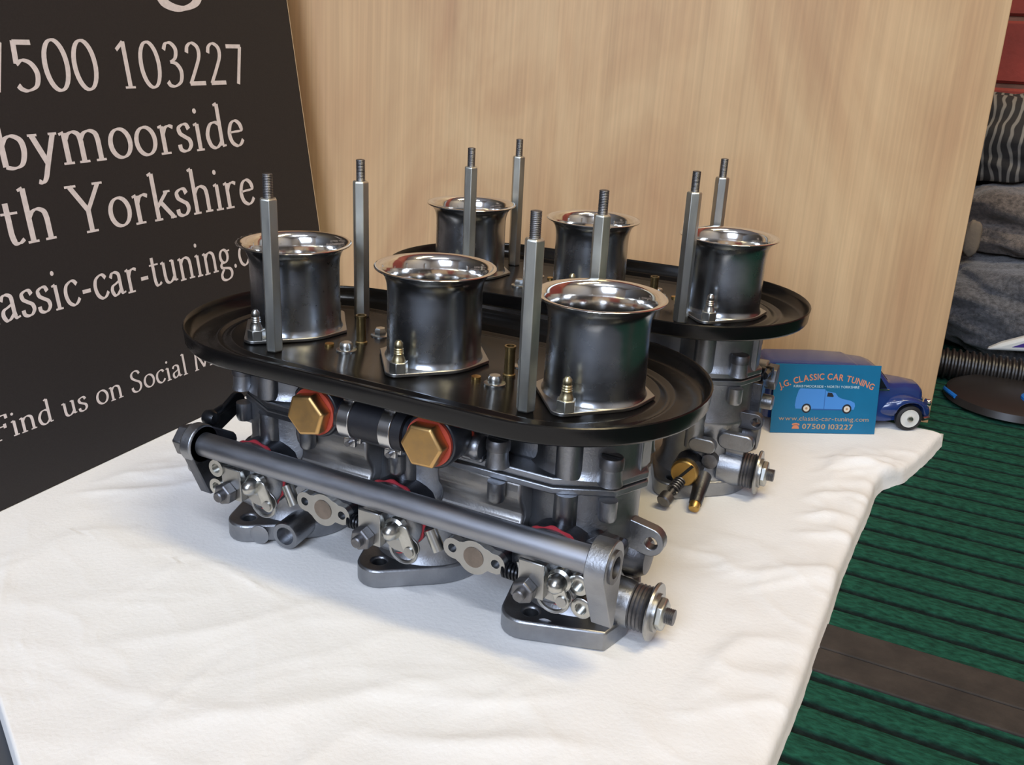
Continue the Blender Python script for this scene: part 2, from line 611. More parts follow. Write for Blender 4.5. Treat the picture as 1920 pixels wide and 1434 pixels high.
# ceiling lights: two fluorescent battens
def batten(x, y, rz, label, power, color, tubecol):
    t = empty('ceiling_light', (x, y, ROOM_H), rz)
    tag(t, label, 'ceiling light', 'fluorescent battens on the ceiling')
    B().prism([(-0.05, -0.035), (0.05, -0.035), (0.03, 0), (-0.03, 0)], -0.62, 0.62, (0, 0, 0), 'x+').obj('housing', 'hub', t, bevel=0.003)
    B().cyl((-0.6, 0, -0.05), (0.6, 0, -0.05), 0.013, seg=12).obj('tube', mat('tube_glow', (0.8, 0.8, 0.8), 0.4, emit=tubecol, estr=6), t)
    for s in (-1, 1):
        B().box(s * 0.605 - 0.012, s * 0.605 + 0.012, -0.014, 0.014, -0.066, -0.03).obj('tube_holder', 'hub', t, bevel=0.002)
    lt = area('tube_light', (0, 0, -0.075), (0, 0, -1), 1.16, 0.10, power, color)
    lt.parent = t
    return t


batten(1.0, -0.15, radians(8), 'fluorescent batten on the ceiling above the cloth', 27, (1.0, 0.82, 0.50), (1.0, 0.76, 0.46))
batten(0.45, -1.25, radians(8), 'fluorescent batten on the ceiling near the window wall', 22, (0.86, 0.91, 1.0), (0.92, 0.95, 1.0))

# ------------------------------------------------------------------ white cloth
S = 0.0923
CARB2 = (0.0116, 0.1847)
CARB2_YAW = 0.0527
EDGE = [(-0.40, 0.2125), (-0.07, 0.2114), (-0.002, 0.2135), (0.048, 0.2128), (0.1376, 0.2130), (0.1734, 0.2142), (0.2458, 0.2160), (0.262, 0.219), (0.2828, 0.2310), (0.33, 0.2425), (0.3748, 0.2515), (0.5, 0.2515)]


def edge_x(y):
    for (a, xa), (c, xc) in zip(EDGE[:-1], EDGE[1:]):
        if a <= y <= c:
            return xa + (xc - xa) * (y - a) / (c - a)
    return 0.213


folds = []
rf = random.Random(11)
for k in range(150):
    x, y = rf.uniform(-0.28, 0.22), rf.uniform(-0.32, 0.36)
    # creases fan out towards the right hand edge and run diagonally in the middle
    ang = rf.gauss(0.75, 0.5) if x < 0.12 else rf.gauss(0.55, 0.45)
    ln = rf.uniform(0.02, 0.075)
    folds.append((x, y, cos(ang), sin(ang), ln, rf.uniform(0.0016, 0.005), rf.uniform(0.0003, 0.0010) * rf.choice((1, 1, 1, -0.6))))
for (x, y, ang, ln, wd, am) in ((0.17, 0.235, 0.75, 0.07, 0.007, 0.0028), (0.185, 0.20, 0.62, 0.05, 0.006, 0.0028), (0.17, 0.165, 0.30, 0.06, 0.007, 0.0022),
                                (0.185, 0.14, 0.45, 0.04, 0.005, 0.002), (0.19, 0.09, 0.62, 0.04, 0.007, 0.0020), (0.185, 0.265, 0.2, 0.05, 0.007, 0.0025),
                                (0.15, 0.12, 0.15, 0.05, 0.007, 0.0018), (-0.19, 0.02, 0.95, 0.09, 0.008, 0.002), (-0.2, -0.03, 0.85, 0.08, 0.006, 0.0014),
                                (0.03, -0.13, 0.75, 0.10, 0.008, 0.0016), (-0.05, -0.11, 0.9, 0.09, 0.007, 0.0012), (0.10, -0.12, 0.4, 0.07, 0.006, 0.0016),
                                (0.17, -0.02, 1.2, 0.05, 0.006, 0.0018), (0.205, 0.268, 0.5, 0.03, 0.007, 0.004), (0.22, 0.262, 0.9, 0.02, 0.005, 0.003)):
    folds.append((x, y, cos(ang), sin(ang), ln, wd, am))


def flat_mask(x, y):
    """1 where the cloth is free, 0 where something stands on it."""
    def box_d(px, py, cx, cy, yaw, hx, hy):
        dx, dy = px - cx, py - cy
        c, s = cos(-yaw), sin(-yaw)
        a, b = abs(c * dx - s * dy) - hx, abs(s * dx + c * dy) - hy
        return max(a, b)
    d = min(box_d(x, y, 0, 0, 0, 0.158, 0.056), box_d(x, y, CARB2[0], CARB2[1], CARB2_YAW, 0.158, 0.070),
            box_d(x, y, 0.176, 0.348, 0.45, 0.078, 0.038), box_d(x, y, -0.2475, -0.05, pi / 2 + 0.0445, 0.42, 0.010))
    t = max(0.0, min(1.0, d / 0.022))
    return t * t * (3 - 2 * t)


def cloth_h(x, y):
    h = 0.0
    for (fx, fy, c, s, ln, wd, am) in folds:
        dx, dy = x - fx, y - fy
        a = dx * c + dy * s
        if abs(a) > ln:
            continue
        b = -dx * s + dy * c + 0.003 * sin(a * 55 + fx * 90)
        if abs(b) > 4 * wd:
            continue
        q = abs(b) / wd
        h += 1.3 * am * math.exp(-q ** 1.15) * (1 - (a / ln) ** 2) ** 1.5
    h += 0.0013 * noise.noise((x * 16, y * 16, 1.3)) + 0.0006 * noise.noise((x * 45, y * 40, 4.1))
    u_, v_ = x * 0.77 + y * 0.64, -x * 0.64 + y * 0.77
    wob = 0.25 * noise.noise((x * 9, y * 9, 7.7))
    rid = 1 - abs(noise.noise((u_ * 14 + wob, v_ * 46 + 4 * wob, 2.5)))
    rid2 = 1 - abs(noise.noise((u_ * 38 + wob, v_ * 24 - 3 * wob, 8.5)))
    amp = 0.35 + 0.85 * max(0.0, min(1.0, (x - 0.08) / 0.08)) * max(0.25, min(1.0, (y + 0.1) / 0.12))
    h += amp * (0.0015 * rid ** 10 + 0.0008 * rid2 ** 12)
    return h * flat_mask(x, y)


b = B()
bm = b.bm
XN, YN = 190, 250
X0C = -0.335
rows = []
for j in range(YN + 1):
    y = -0.31 + (0.375 + 0.31) * j / YN
    xe = edge_x(y) + 0.0010 * noise.noise((y * 22, 2.2, 0))
    # front-left corner of the cloth is turned away along a diagonal
    x0 = max(X0C, -0.089 + (-0.207 - y) / 0.594 + 0.016) if y < -0.06 else X0C
    ybk = y
    row = []

    def yy_(x):
        top = min(0.375, 0.414 + (x - 0.2385) * 0.277)
        return -0.31 + (y + 0.31) * (top + 0.31) / 0.685
    for i in range(XN + 1):
        t = i / XN
        x = x0 + (xe - 0.008 - x0) * t
        row.append(bm.verts.new((x, yy_(x), cloth_h(x, yy_(x)))))
    hz = row[-1].co.z
    for (dx, dz) in ((-0.0045, -0.0003), (-0.0018, -0.0014), (-0.0004, -0.0038), (0.0, -0.007), (0.0008, -0.0095), (0.0015, -0.0116)):
        row.append(bm.verts.new((xe + dx, y + 0.0015 * noise.noise((y * 60, dz * 300, 3)), hz * (1 + dz / 0.012) + dz)))
    rows.append(row)
for a, c in zip(rows[:-1], rows[1:]):
    for k in range(len(a) - 1):
        bm.faces.new((a[k], a[k + 1], c[k + 1], c[k]))
# hem at the back and front edges
for rr, s in ((rows[-1], 1), (rows[0], -1)):
    prev = rr
    for dy, dz in ((0.002, -0.0015), (0.003, -0.005), (0.0035, -0.0115)):
        nx = [bm.verts.new((v.co.x, v.co.y + s * dy, min(v.co.z, 0.0) * 0 + max(dz, -0.0116) if v.co.z + dz > -0.0116 else -0.0116)) for v in rr]
        for k in range(len(rr) - 1):
            bm.faces.new((prev[k], prev[k + 1], nx[k + 1], nx[k]))
        prev = nx
lft = [r[0] for r in rows]
prev = lft
for dx, dz in ((-0.002, -0.002), (-0.003, -0.0116)):
    nx = [bm.verts.new((v.co.x + dx, v.co.y, dz)) for v in lft]
    for k in range(len(lft) - 1):
        bm.faces.new((prev[k], prev[k + 1], nx[k + 1], nx[k]))
    prev = nx
cl = b.obj('display_cloth', 'cloth', angle=180)
tag(cl, 'creased white cotton cloth spread flat on the green ribbed carpet', 'cloth')

# ------------------------------------------------------------------ plywood sheet
PW_B = Vector((cos(0.27), sin(0.27), 0))
PW_E = Vector((-0.0157, 0.060, 0.998)).normalized()
PW_N = PW_B.cross(PW_E).normalized()      # points to the camera side (-y)
mw = Matrix((PW_B, -PW_N, PW_E)).transposed().to_4x4()
mw.translation = Vector((0.2385, 0.423, FLOOR_Z + 0.0005))
ply = B().box(-0.64, 0.0, 0.0, 0.009, 0.0, 0.66).obj('plywood_sheet', 'wood', bevel=0.0006)
ply.matrix_world = mw
tag(ply, 'pale plywood sheet standing upright behind the carburettors', 'plywood sheet')

# ------------------------------------------------------------------ lettering
# broad-nib strokes: width follows the stroke direction, serifs are short level strokes
THICK, THIN, NIB = 0.084, 0.029, radians(10)


def arc(cx, cy, rx, ry, a0, a1, n=18):
    return [(cx + rx * cos(radians(a0 + (a1 - a0) * k / n)), cy + ry * sin(radians(a0 + (a1 - a0) * k / n))) for k in range(n + 1)]


def spl(pts, n=8):
    out = []
    P = [pts[0]] + list(pts) + [pts[-1]]
    for i in range(1, len(P) - 2):
        p0, p1, p2, p3 = P[i - 1], P[i], P[i + 1], P[i + 2]
        for k in range(n):
            t = k / n
            out.append(tuple(0.5 * (2 * p1[d] + (p2[d] - p0[d]) * t + (2 * p0[d] - 5 * p1[d] + 4 * p2[d] - p3[d]) * t * t + (3 * p1[d] - p0[d] - 3 * p2[d] + p3[d]) * t ** 3) for d in (0, 1)))
    out.append(tuple(pts[-1]))
    return out


def sf(x, y, w=0.17):      # serif
    return ('h', x - w / 2, x + w / 2, y)


XH = 0.42
G = {
    'o': (0.47, [arc(.235, .205, .175, .20, 90, 450, 28)]),
    'c': (0.41, [spl([(.36, .34), (.30, .40), (.22, .405), (.11, .34), (.07, .21), (.11, .07), (.21, .005), (.30, .03), (.37, .10)])]),
    'e': (0.43, [spl([(.08, .225), (.20, .235), (.355, .25), (.34, .35), (.24, .41), (.13, .36), (.07, .21), (.11, .07), (.22, .005), (.31, .03), (.375, .10)])]),
    'n': (0.52, [[(.11, .40), (.11, 0)], [(.03, .385), (.11, .41)], spl([(.11, .30), (.18, .38), (.27, .405), (.36, .36), (.385, .26)]), [(.385, .27), (.385, 0)], sf(.11, 0), sf(.385, 0)]),
    'h': (0.52, [[(.11, .69), (.11, 0)], [(.03, .67), (.11, .70)], spl([(.11, .30), (.18, .38), (.27, .405), (.36, .36), (.385, .26)]), [(.385, .27), (.385, 0)], sf(.11, 0), sf(.385, 0)]),
    'm': (0.79, [[(.11, .40), (.11, 0)], [(.03, .385), (.11, .41)], spl([(.11, .30), (.17, .38), (.26, .405), (.34, .36), (.36, .26)]), [(.36, .27), (.36, 0)],
                 spl([(.36, .30), (.43, .38), (.53, .405), (.62, .36), (.645, .26)]), [(.645, .27), (.645, 0)], sf(.11, 0), sf(.365, 0), sf(.645, 0)]),
    'u': (0.51, [[(.11, .40), (.11, .14)], [(.03, .385), (.11, .41)], spl([(.11, .16), (.13, .05), (.21, .005), (.30, .04), (.38, .12)]), [(.38, .41), (.38, .02)], [(.30, .40), (.38, .41)], [(.38, .02), (.46, .03)]]),
    'r': (0.37, [[(.11, .40), (.11, 0)], [(.03, .385), (.11, .41)], spl([(.11, .28), (.17, .37), (.25, .40), (.33, .375)]), sf(.12, 0, .20)]),
    'i': (0.25, [[(.12, .40), (.12, 0)], [(.04, .385), (.12, .41)], sf(.12, 0), ('d', .115, .60, .040)]),
    'l': (0.25, [[(.12, .69), (.12, 0)], [(.04, .67), (.12, .70)], sf(.12, 0)]),
    't': (0.32, [spl([(.13, .53), (.13, .30), (.13, .12), (.16, .02), (.23, .01), (.30, .05)]), ('h', .03, .28, .395)]),
    'd': (0.50, [[(.37, .69), (.37, .03)], [(.29, .67), (.37, .70)], spl([(.37, .36), (.27, .405), (.15, .37), (.07, .22), (.11, .06), (.21, .005), (.30, .04), (.37, .11)]), [(.37, .02), (.46, .03)]]),
    'b': (0.49, [[(.11, .69), (.11, .03)], [(.03, .67), (.11, .70)], spl([(.11, .29), (.18, .38), (.28, .405), (.39, .34), (.41, .20), (.35, .05), (.23, .005), (.11, .03)])]),
    's': (0.35, [spl([(.28, .33), (.24, .40), (.16, .405), (.08, .36), (.09, .28), (.17, .225), (.26, .17), (.28, .09), (.22, .02), (.13, .005), (.06, .04), (.05, .11)])]),
    'a': (0.43, [spl([(.07, .32), (.12, .39), (.20, .405), (.28, .36), (.29, .26), (.29, .10), (.32, .02), (.40, .03)]), spl([(.29, .25), (.19, .21), (.09, .17), (.06, .09), (.11, .01), (.19, .02), (.29, .10)])]),
    'g': (0.44, [arc(.20, .275, .125, .13, 90, 450, 22), [(.30, .36), (.41, .375)], spl([(.12, .16), (.07, .10), (.10, .05), (.22, .03), (.34, .00), (.39, -.08), (.34, -.17), (.20, -.21), (.07, -.18), (.04, -.10), (.09, -.03), (.15, .02)])]),
    'k': (0.49, [[(.11, .69), (.11, 0)], [(.03, .67), (.11, .70)], sf(.11, 0), [(.13, .19), (.36, .40)], [(.21, .25), (.43, 0)], ('h', .29, .43, .40), ('h', .36, .48, 0)]),
    'y': (0.45, [[(.07, .40), (.23, .03)], spl([(.39, .40), (.23, .02), (.16, -.15), (.10, -.21), (.04, -.19)]), ('h', .01, .15, .40), ('h', .32, .45, .40)]),
    'w': (0.66, [[(.06, .40), (.19, 0)], [(.19, 0), (.33, .40)], [(.33, .40), (.46, 0)], [(.46, 0), (.60, .40)], ('h', .0, .13, .40), ('h', .53, .66, .40)]),
    '.': (0.22, [('d', .10, .035, .042)]),
    '-': (0.30, [('H', .05, .25, .19)]),
    'Y': (0.62, [[(.06, .64), (.30, .29)], [(.55, .64), (.30, .29)], [(.30, .30), (.30, 0)], ('h', -.02, .17, .64), ('h', .45, .63, .64), ('h', .20, .41, 0)]),
    'F': (0.54, [[(.12, .64), (.12, 0)], ('h', .03, .48, .64), ('h', .12, .40, .34), ('h', .03, .24, 0), [(.47, .65), (.48, .53)], [(.40, .40), (.40, .28)]]),
    'S': (0.48, [spl([(.39, .54), (.33, .63), (.22, .65), (.11, .58), (.11, .46), (.22, .36), (.36, .26), (.38, .12), (.29, .01), (.17, .0), (.08, .06), (.06, .16)])]),
    'M': (0.86, [[(.14, .64), (.09, 0)], [(.14, .64), (.43, .03)], [(.43, .03), (.71, .64)], [(.71, .64), (.76, 0)], ('h', .01, .18, 0), ('h', .67, .86, 0), ('h', .05, .17, .64), ('h', .68, .80, .64)]),
    'N': (0.74, [[(.13, .64), (.13, 0)], [(.13, .64), (.60, .0)], [(.60, .64), (.60, 0)], ('h', .03, .17, .64), ('h', .05, .22, 0), ('h', .51, .69, .64)]),
    'K': (0.66, [[(.13, .64), (.13, 0)], ('h', .03, .24, .64), ('h', .03, .24, 0), [(.15, .30), (.50, .64)], [(.27, .38), (.59, 0)], ('h', .42, .60, .64), ('h', .50, .68, 0)]),
    '0': (0.50, [arc(.25, .32, .185, .33, 90, 450, 30)]),
    '1': (0.50, [[(.27, .65), (.27, 0)], [(.12, .53), (.27, .645)], sf(.27, 0, .20)]),
    '2': (0.50, [spl([(.09, .50), (.13, .60), (.24, .65), (.36, .58), (.36, .44), (.24, .25), (.07, .02)]), ('H', .06, .43, .03)]),
    '3': (0.50, [spl([(.09, .54), (.15, .63), (.26, .64), (.35, .55), (.31, .42), (.19, .36)]), spl([(.19, .36), (.32, .33), (.40, .22), (.36, .07), (.23, 0), (.12, .01), (.07, .07)])]),
    '5': (0.50, [('H', .12, .40, .61), [(.13, .63), (.11, .34)], spl([(.11, .33), (.21, .385), (.34, .34), (.41, .21), (.36, .06), (.22, 0), (.12, .02), (.07, .07)])]),
    '7': (0.50, [('H', .06, .44, .61), [(.42, .61), (.24, 0)]]),
}


def glyph(bm, ch, ox, oy, sx, sy, P, z=0.0):
    """adds glyph polygons; P maps (u, v, z) to a point"""
    if ch == ' ':
        return 0.26 * sx
    adv, strokes = G[ch]
    pl = 0.0
    for st in strokes:
        pl += 0.000004
        zz = z + pl
        if st[0] == 'd':
            _, cx, cy, r = st
            bm.faces.new([bm.verts.new(P(ox + (cx + r * cos(2 * pi * k / 14)) * sx, oy + (cy + r * sin(2 * pi * k / 14)) * sy, zz)) for k in range(14)])
            continue
        if st[0] in ('h', 'H'):
            _, x0, x1, y = st
            hw = 0.016 if st[0] == 'h' else 0.033
            bm.faces.new([bm.verts.new(P(ox + x * sx, oy + yy * sy, zz)) for x, yy in ((x0, y - hw), (x1, y - hw), (x1, y + hw), (x0, y + hw))])
            continue
        pts = st
        closed = (abs(pts[0][0] - pts[-1][0]) + abs(pts[0][1] - pts[-1][1])) < 1e-6
        L, R = [], []
        for i, p in enumerate(pts):
            a = pts[i - 1] if i > 0 else (pts[-2] if closed else pts[i])
            c = pts[i + 1] if i < len(pts) - 1 else (pts[1] if closed else pts[i])
            dx, dy = c[0] - a[0], c[1] - a[1]
            ln = sqrt(dx * dx + dy * dy) or 1
            th = atan2(dy, dx)
            hw = 0.5 * (THIN + (THICK - THIN) * abs(sin(th - NIB)))
            nx, ny = -dy / ln * hw, dx / ln * hw
            L.append(bm.verts.new(P(ox + (p[0] + nx) * sx, oy + (p[1] + ny) * sy, zz)))
            R.append(bm.verts.new(P(ox + (p[0] - nx) * sx, oy + (p[1] - ny) * sy, zz)))
        for i in range(len(pts) - 1):
            bm.faces.new((R[i], R[i + 1], L[i + 1], L[i]))
    return adv * sx


def line_width(text):
    return sum(0.26 if ch == ' ' else G[ch][0] for ch in text)


# ------------------------------------------------------------------ black banner
BN0 = Vector((-0.2608, 0.2563, 0.0008))
BN_B = Vector((-0.0445, 0.999, 0)).normalized()
BN_E = Vector((-0.143, -0.0064, 0.9897)).normalized()
BN_N = BN_B.cross(BN_E).normalized()      # +x side, faces the carburettors
ban = empty('advertising_banner', BN0)
tag(ban, 'black printed sign board with white serif lettering leaning at the left', 'sign')


def bp(v, wv, d):
    return BN_B * v + BN_E * wv + BN_N * d


b = B()
b.loft([[bp(-0.80, 0, d0), bp(0, 0, d0), bp(0, 0.66, d0), bp(-0.80, 0.66, d0)] for d0 in (-0.0045, 0.0)])
b.obj('panel', 'banner', ban, flat=True)
b = B()
b.loft([[bp(0.0002, 0, d0), bp(0.0011, 0, d0), bp(0.0011, 0.66, d0), bp(0.0002, 0.66, d0)] for d0 in (-0.0042, -0.0002)])
b.obj('edge_strip', 'banneredge', ban, flat=True)
LINES = [  # text, v of anchor letter, its index, v at right end, baseline at left / right, em height
    ('07500 103227', '7500', -0.2745, 2, -0.0660, 0.2400, 0.2395, 0.0455),
    ('Kirkbymoorside', None, -0.2975, 4, -0.0800, 0.1957, 0.1932, 0.0465),
    ('North Yorkshire', None, -0.3050, 3, -0.0785, 0.1520, 0.1475, 0.0465),
    ('www.classic-car-tuning.com', None, -0.3195, 6, -0.0560, 0.1088, 0.1000, 0.0380),
    ('Find us on Social Media', None, -0.3440, 0, -0.1180, 0.0410, 0.0335, 0.0222),
]
for text, _, v0, idx, v1, wl, wr, em in LINES:
    b = B()
    part = line_width(text[idx:])
    sx = (v1 - v0) / (part - 0.06)
    u = v0 - sx * (0.03 + line_width(text[:idx]))
    for ch in text:
        t = (u - v0) / (v1 - v0)
        base = wl + (wr - wl) * max(0, t)
        u += glyph(b.bm, ch, u, base, sx, em, bp, 0.00015)
    b.obj('lettering', 'ink', ban, flat=True, recalc=False)
b = B()
glyph(b.bm, 'g', -0.1235 - 0.215 * 0.112, 0.2925 + 0.21 * 0.112, 0.112, 0.112, bp, 0.00015)
b.obj('lettering', 'ink', ban, flat=True, recalc=False)

# ------------------------------------------------------------------ the carburettor
ZT = 0.1199


def stadium(a, R, n=20):
    pts = []
    for s in (1, -1):
        for k in range(n + 1):
            t = -pi / 2 + pi * k / n
            pts.append((s * (a + R * cos(t)), s * R * sin(t)))
    return pts


def thread(r, L, pitch=0.0008, depth=0.08):
    out = [(0.0, 0.0), (r, 0.0)]
    n = max(3, int(L / pitch))
    for k in range(n):
        out += [(r, L * (k + 0.25) / n), (r * (1 - depth), L * (k + 0.65) / n)]
    out += [(r * 0.95, L * 0.98), (r * 0.6, L), (0.0, L)]
    return out


carb = empty('carburettor', (0, 0, 0))
LIDPOLY = [(-0.088, -0.033), (0.088, -0.033), (0.1155, -0.0195), (0.125, 0.0), (0.1155, 0.0195), (0.088, 0.033), (-0.088, 0.033), (-0.1155, 0.0195), (-0.125, 0.0), (-0.1155, -0.0195)]
LP_UP = [(x * 1.0, y * 1.0) for x, y in LIDPOLY]
for i in (-1, 0, 1):
    xc = i * S
    # base flange with two stud holes
    pts = circ(xc, 0, 0.0335, 40) + circ(xc - (0.0135 if i == 1 else 0.0105), -0.0350, 0.0125, 24) + circ(xc + 0.0105, 0.0350, 0.0125, 24)
    if i == 1:
        pts += [(xc + 0.0300, -0.0345), (xc + 0.0345, -0.0165), (xc + 0.026, -0.0355)]
    o = B().prism(hull(pts), 0.0002, 0.0112, holes=[circ(xc - 0.010, -0.0365, 0.0042, 14)[::-1], circ(xc + 0.010, 0.0365, 0.0042, 14)[::-1], circ(xc, 0, 0.021, 28)[::-1]]).obj('base_flange', 'cast', carb, bevel=0.0012)
    if i == 1:
        B().lathe([(0.0058, 0), (0.0058, 0.0006), (0.0048, 0.0010), (0, 0.0010)], (xc - 0.0005, -0.0395, 0.0064), Vector((0.25, -0.97, 0)), 24).obj('flange_plug', 'cast', o)
    if i == -1:
        bo = B().lathe([(0.0085, -0.016), (0.0085, 0.004), (0.0078, 0.0052), (0.0055, 0.0052), (0.0055, -0.002), (0, -0.002)], (xc + 0.0190, -0.0350, 0.0090), Vector((0.1, -0.99, 0)), 28)
        bo.obj('vacuum_boss', 'cast', carb)
        B().lathe([(0.0058, 0), (0.0058, 0.0006), (0.0048, 0.0010), (0, 0.0010)], (xc + 0.0030, -0.0425, 0.0064), Vector((0.25, -0.97, 0)), 24).obj('flange_plug', 'cast', o)
    # throttle barrel
    B().lathe([(0.0215, 0.0112), (0.0315, 0.0112), (0.0292, 0.0145), (0.0275, 0.020), (0.0275, 0.046), (0.0292, 0.049), (0.0292, 0.052), (0.0280, 0.054), (0.0280, 0.0775), (0.0215, 0.0775)],
              (xc, 0, 0), 'z', 48, caps=False).obj('throttle_barrel', 'cast', carb)
    for s in (-1, 1):
        # cast pillars on the front and the back of each barrel
        B().lathe([(0.0062, 0.033), (0.0060, 0.0775)], (xc + 0.001, s * 0.0275, 0), 'z', 20).obj('pillar', 'cast', carb)
        B().lathe([(0.0068, 0.0865), (0.0068, 0.1175)], (xc + 0.001, s * 0.0265, 0), 'z', 20).obj('pillar', 'cast', carb)
    # upper barrel in the lid
    B().lathe([(0.0300, 0.0860), (0.0285, 0.0885), (0.0280, 0.0915), (0.0280, 0.1180), (0.022, 0.1180)], (xc, 0, 0), 'z', 48, caps=False).obj('upper_barrel', 'cast', carb)

# float bowls between the barrels
for s in (-1, 1):
    xc = s * S / 2
    prof = [(-0.0310, 0.0775), (-0.0312, 0.0700), (-0.0300, 0.0650), (-0.0262, 0.0600), (-0.0258, 0.0560), (-0.0290, 0.0520), (-0.0292, 0.0440), (-0.0250, 0.0395),
            (0.0250, 0.0395), (0.0292, 0.0440), (0.0292, 0.0520), (0.0300, 0.0650), (0.0312, 0.0700), (0.0310, 0.0775)]
    B().prism(prof, -0.0245, 0.0245, (xc, 0, 0), 'x+').obj('float_bowl', 'bowl', carb, bevel=0.0028, angle=14, segs=3)
# body webs, joint faces and gasket
B().prism([(-0.112, -0.014), (0.112, -0.014), (0.112, 0.014), (-0.112, 0.014)], 0.046, 0.0775).obj('body_web', 'castdark', carb, bevel=0.002)
B().prism(LIDPOLY, 0.0772, 0.0808).obj('lower_joint_face', 'cast', carb, bevel=0.0006)
B().prism([(x * 0.992, y * 0.985) for x, y in LIDPOLY], 0.0808, 0.0820).obj('joint_gasket', 'gasket', carb)
B().prism(LIDPOLY, 0.0820, 0.0860).obj('upper_joint_face', 'cast', carb, bevel=0.0008)
B().prism([(-0.106, -0.0205), (0.106, -0.0205), (0.114, 0), (0.106, 0.0205), (-0.106, 0.0205), (-0.114, 0)], 0.0855, 0.1182).obj('lid_casting', 'cast', carb, bevel=0.002)
B().prism([(-0.118, -0.026), (0.118, -0.026), (0.118, 0.026), (-0.118, 0.026)], 0.1150, 0.1186).obj('lid_top', 'cast', carb, bevel=0.001)
# raised rib on the lid end
for s in (-1, 1):
    B().box(s * 0.1195 - 0.0025, s * 0.1195 + 0.0025, -0.004, 0.010, 0.086, 0.1175).obj('end_rib', 'cast', carb, bevel=0.0006)

# lid bolts on their bosses
for (x, y) in ((0.0585, -0.0345), (-0.0585, -0.0345), (0.1135, -0.0235), (-0.1135, -0.0235), (0.0585, 0.0345), (-0.0585, 0.0345), (0.1135, 0.0235), (-0.1135, 0.0235), (0.0, -0.0345)):
    bs = B().lathe([(0.0040, 0.0665), (0.0046, 0.0680), (0.0046, 0.0772)], (x, y, 0), 'z', 20).obj('lower_boss', 'cast', carb)
    if abs(x) < 0.01:
        continue
    bs = B().lathe([(0.0062, 0.0858), (0.0056, 0.0880), (0.0052, 0.0945)], (x, y, 0), 'z', 20).obj('bolt_boss', 'cast', carb)
    hd = B().lathe([(0, 0.0945), (0.0060, 0.0945), (0.0060, 0.0988), (0.0053, 0.1000), (0, 0.1000)], (x, y, 0), 'z', 24).obj('bolt_head', 'steel', bs)
    if y < 0:
        B().box(x - 0.0052, x + 0.0052, y - 0.0008, y + 0.0008, 0.0997, 0.1004).obj('screw_slot', 'gasket', bs)

# ---- air tray
rings = []
a_, R_ = 0.0747, 0.0741
prof = [(0.030, ZT - 0.0013), (0.006, ZT - 0.0013), (0.0012, ZT - 0.0006), (0.0004, ZT + 0.0006), (0.0, ZT + 0.0065), (-0.0004, ZT + 0.0083), (0.0002, ZT + 0.0088), (0.0010, ZT + 0.0083),
        (0.0016, ZT + 0.0060), (0.0028, ZT + 0.0016), (0.0055, ZT + 0.0003), (0.0150, ZT), (0.0165, ZT + 0.0007), (0.0180, ZT + 0.0007), (0.0195, ZT - 0.0004),
        (0.0225, ZT - 0.0004), (0.0240, ZT + 0.0007), (0.0252, ZT + 0.0007), (0.0268, ZT)]
b = B()
b.loft([[(x, y, z) for x, y in stadium(a_, R_ - ins, 28)] for ins, z in prof], caps=True)
tray = b.obj('air_tray', 'tray', carb, angle=60)

# ---- velocity stacks
zr = ZT + 0.0503
for i in (-1, 0, 1):
    xc = i * S
    pl = B().prism(hull(circ(xc, 0, 0.0272, 40) + circ(xc - 0.002, -0.0325, 0.0060, 20) + circ(xc + 0.002, 0.0325, 0.0060, 20) + [(xc - 0.029, -0.0085), (xc + 0.029, 0.0085)]), ZT + 0.0004, ZT + 0.0022,
                   holes=[circ(xc, 0, 0.0205, 30)[::-1]])
    prof = [(0.0238, 0.0022), (0.0262, 0.0022), (0.0259, 0.0028), (0.0253, 0.0038), (0.0250, 0.006), (0.0249, 0.020), (0.0248, 0.034), (0.0249, 0.0385), (0.0253, 0.0420), (0.0263, 0.0452),
            (0.0281, 0.0476), (0.0301, 0.0489), (0.0312, 0.0493), (0.0316, 0.0496), (0.0317, 0.0500)]
    st = B().lathe(prof, (xc, 0, ZT), 'z', 64, caps=False).obj('velocity_stack', 'stack', carb, angle=50)
    bell = [(0.0317, 0.0500), (0.0314, 0.0504), (0.0306, 0.0505), (0.0294, 0.0502), (0.0282, 0.0497), (0.0271, 0.0487), (0.0262, 0.0473), (0.0254, 0.0452), (0.0248, 0.0424), (0.0244, 0.039),
            (0.0241, 0.034), (0.0239, 0.024), (0.0238, 0.0022), (0.0234, -0.03)]
    B().lathe(bell, (xc, 0, ZT), 'z', 64, caps=False).obj('bell_mouth', 'polished', st, angle=50)
    pl.obj('mounting_plate', 'plate', st, bevel=0.0006)
    for s in (-1, 1):
        px, py = xc - s * 0.0 + (0.0003 if s > 0 else -0.0003), s * 0.0333
        B().hexp((px, py, ZT + 0.0021), (px, py, ZT + 0.0078), 0.0049, 0.3).obj('nut', 'zinc', st, bevel=0.0004)
        B().lathe([(0, 0), (0.0035, 0), (0.0031, 0.0020), (0.0026, 0.003), (0.0026, 0.0045), (0.0022, 0.0050), (0.0026, 0.0056), (0.0022, 0.0062), (0.0025, 0.0068), (0.0021, 0.0074), (0.0022, 0.0082), (0.0022, 0.0098), (0.0011, 0.0112), (0, 0.0114)],
                  (px, py, ZT + 0.0075), 'z', 16).obj('stud', 'yelzinc' if i >= 0 else 'bright', st)

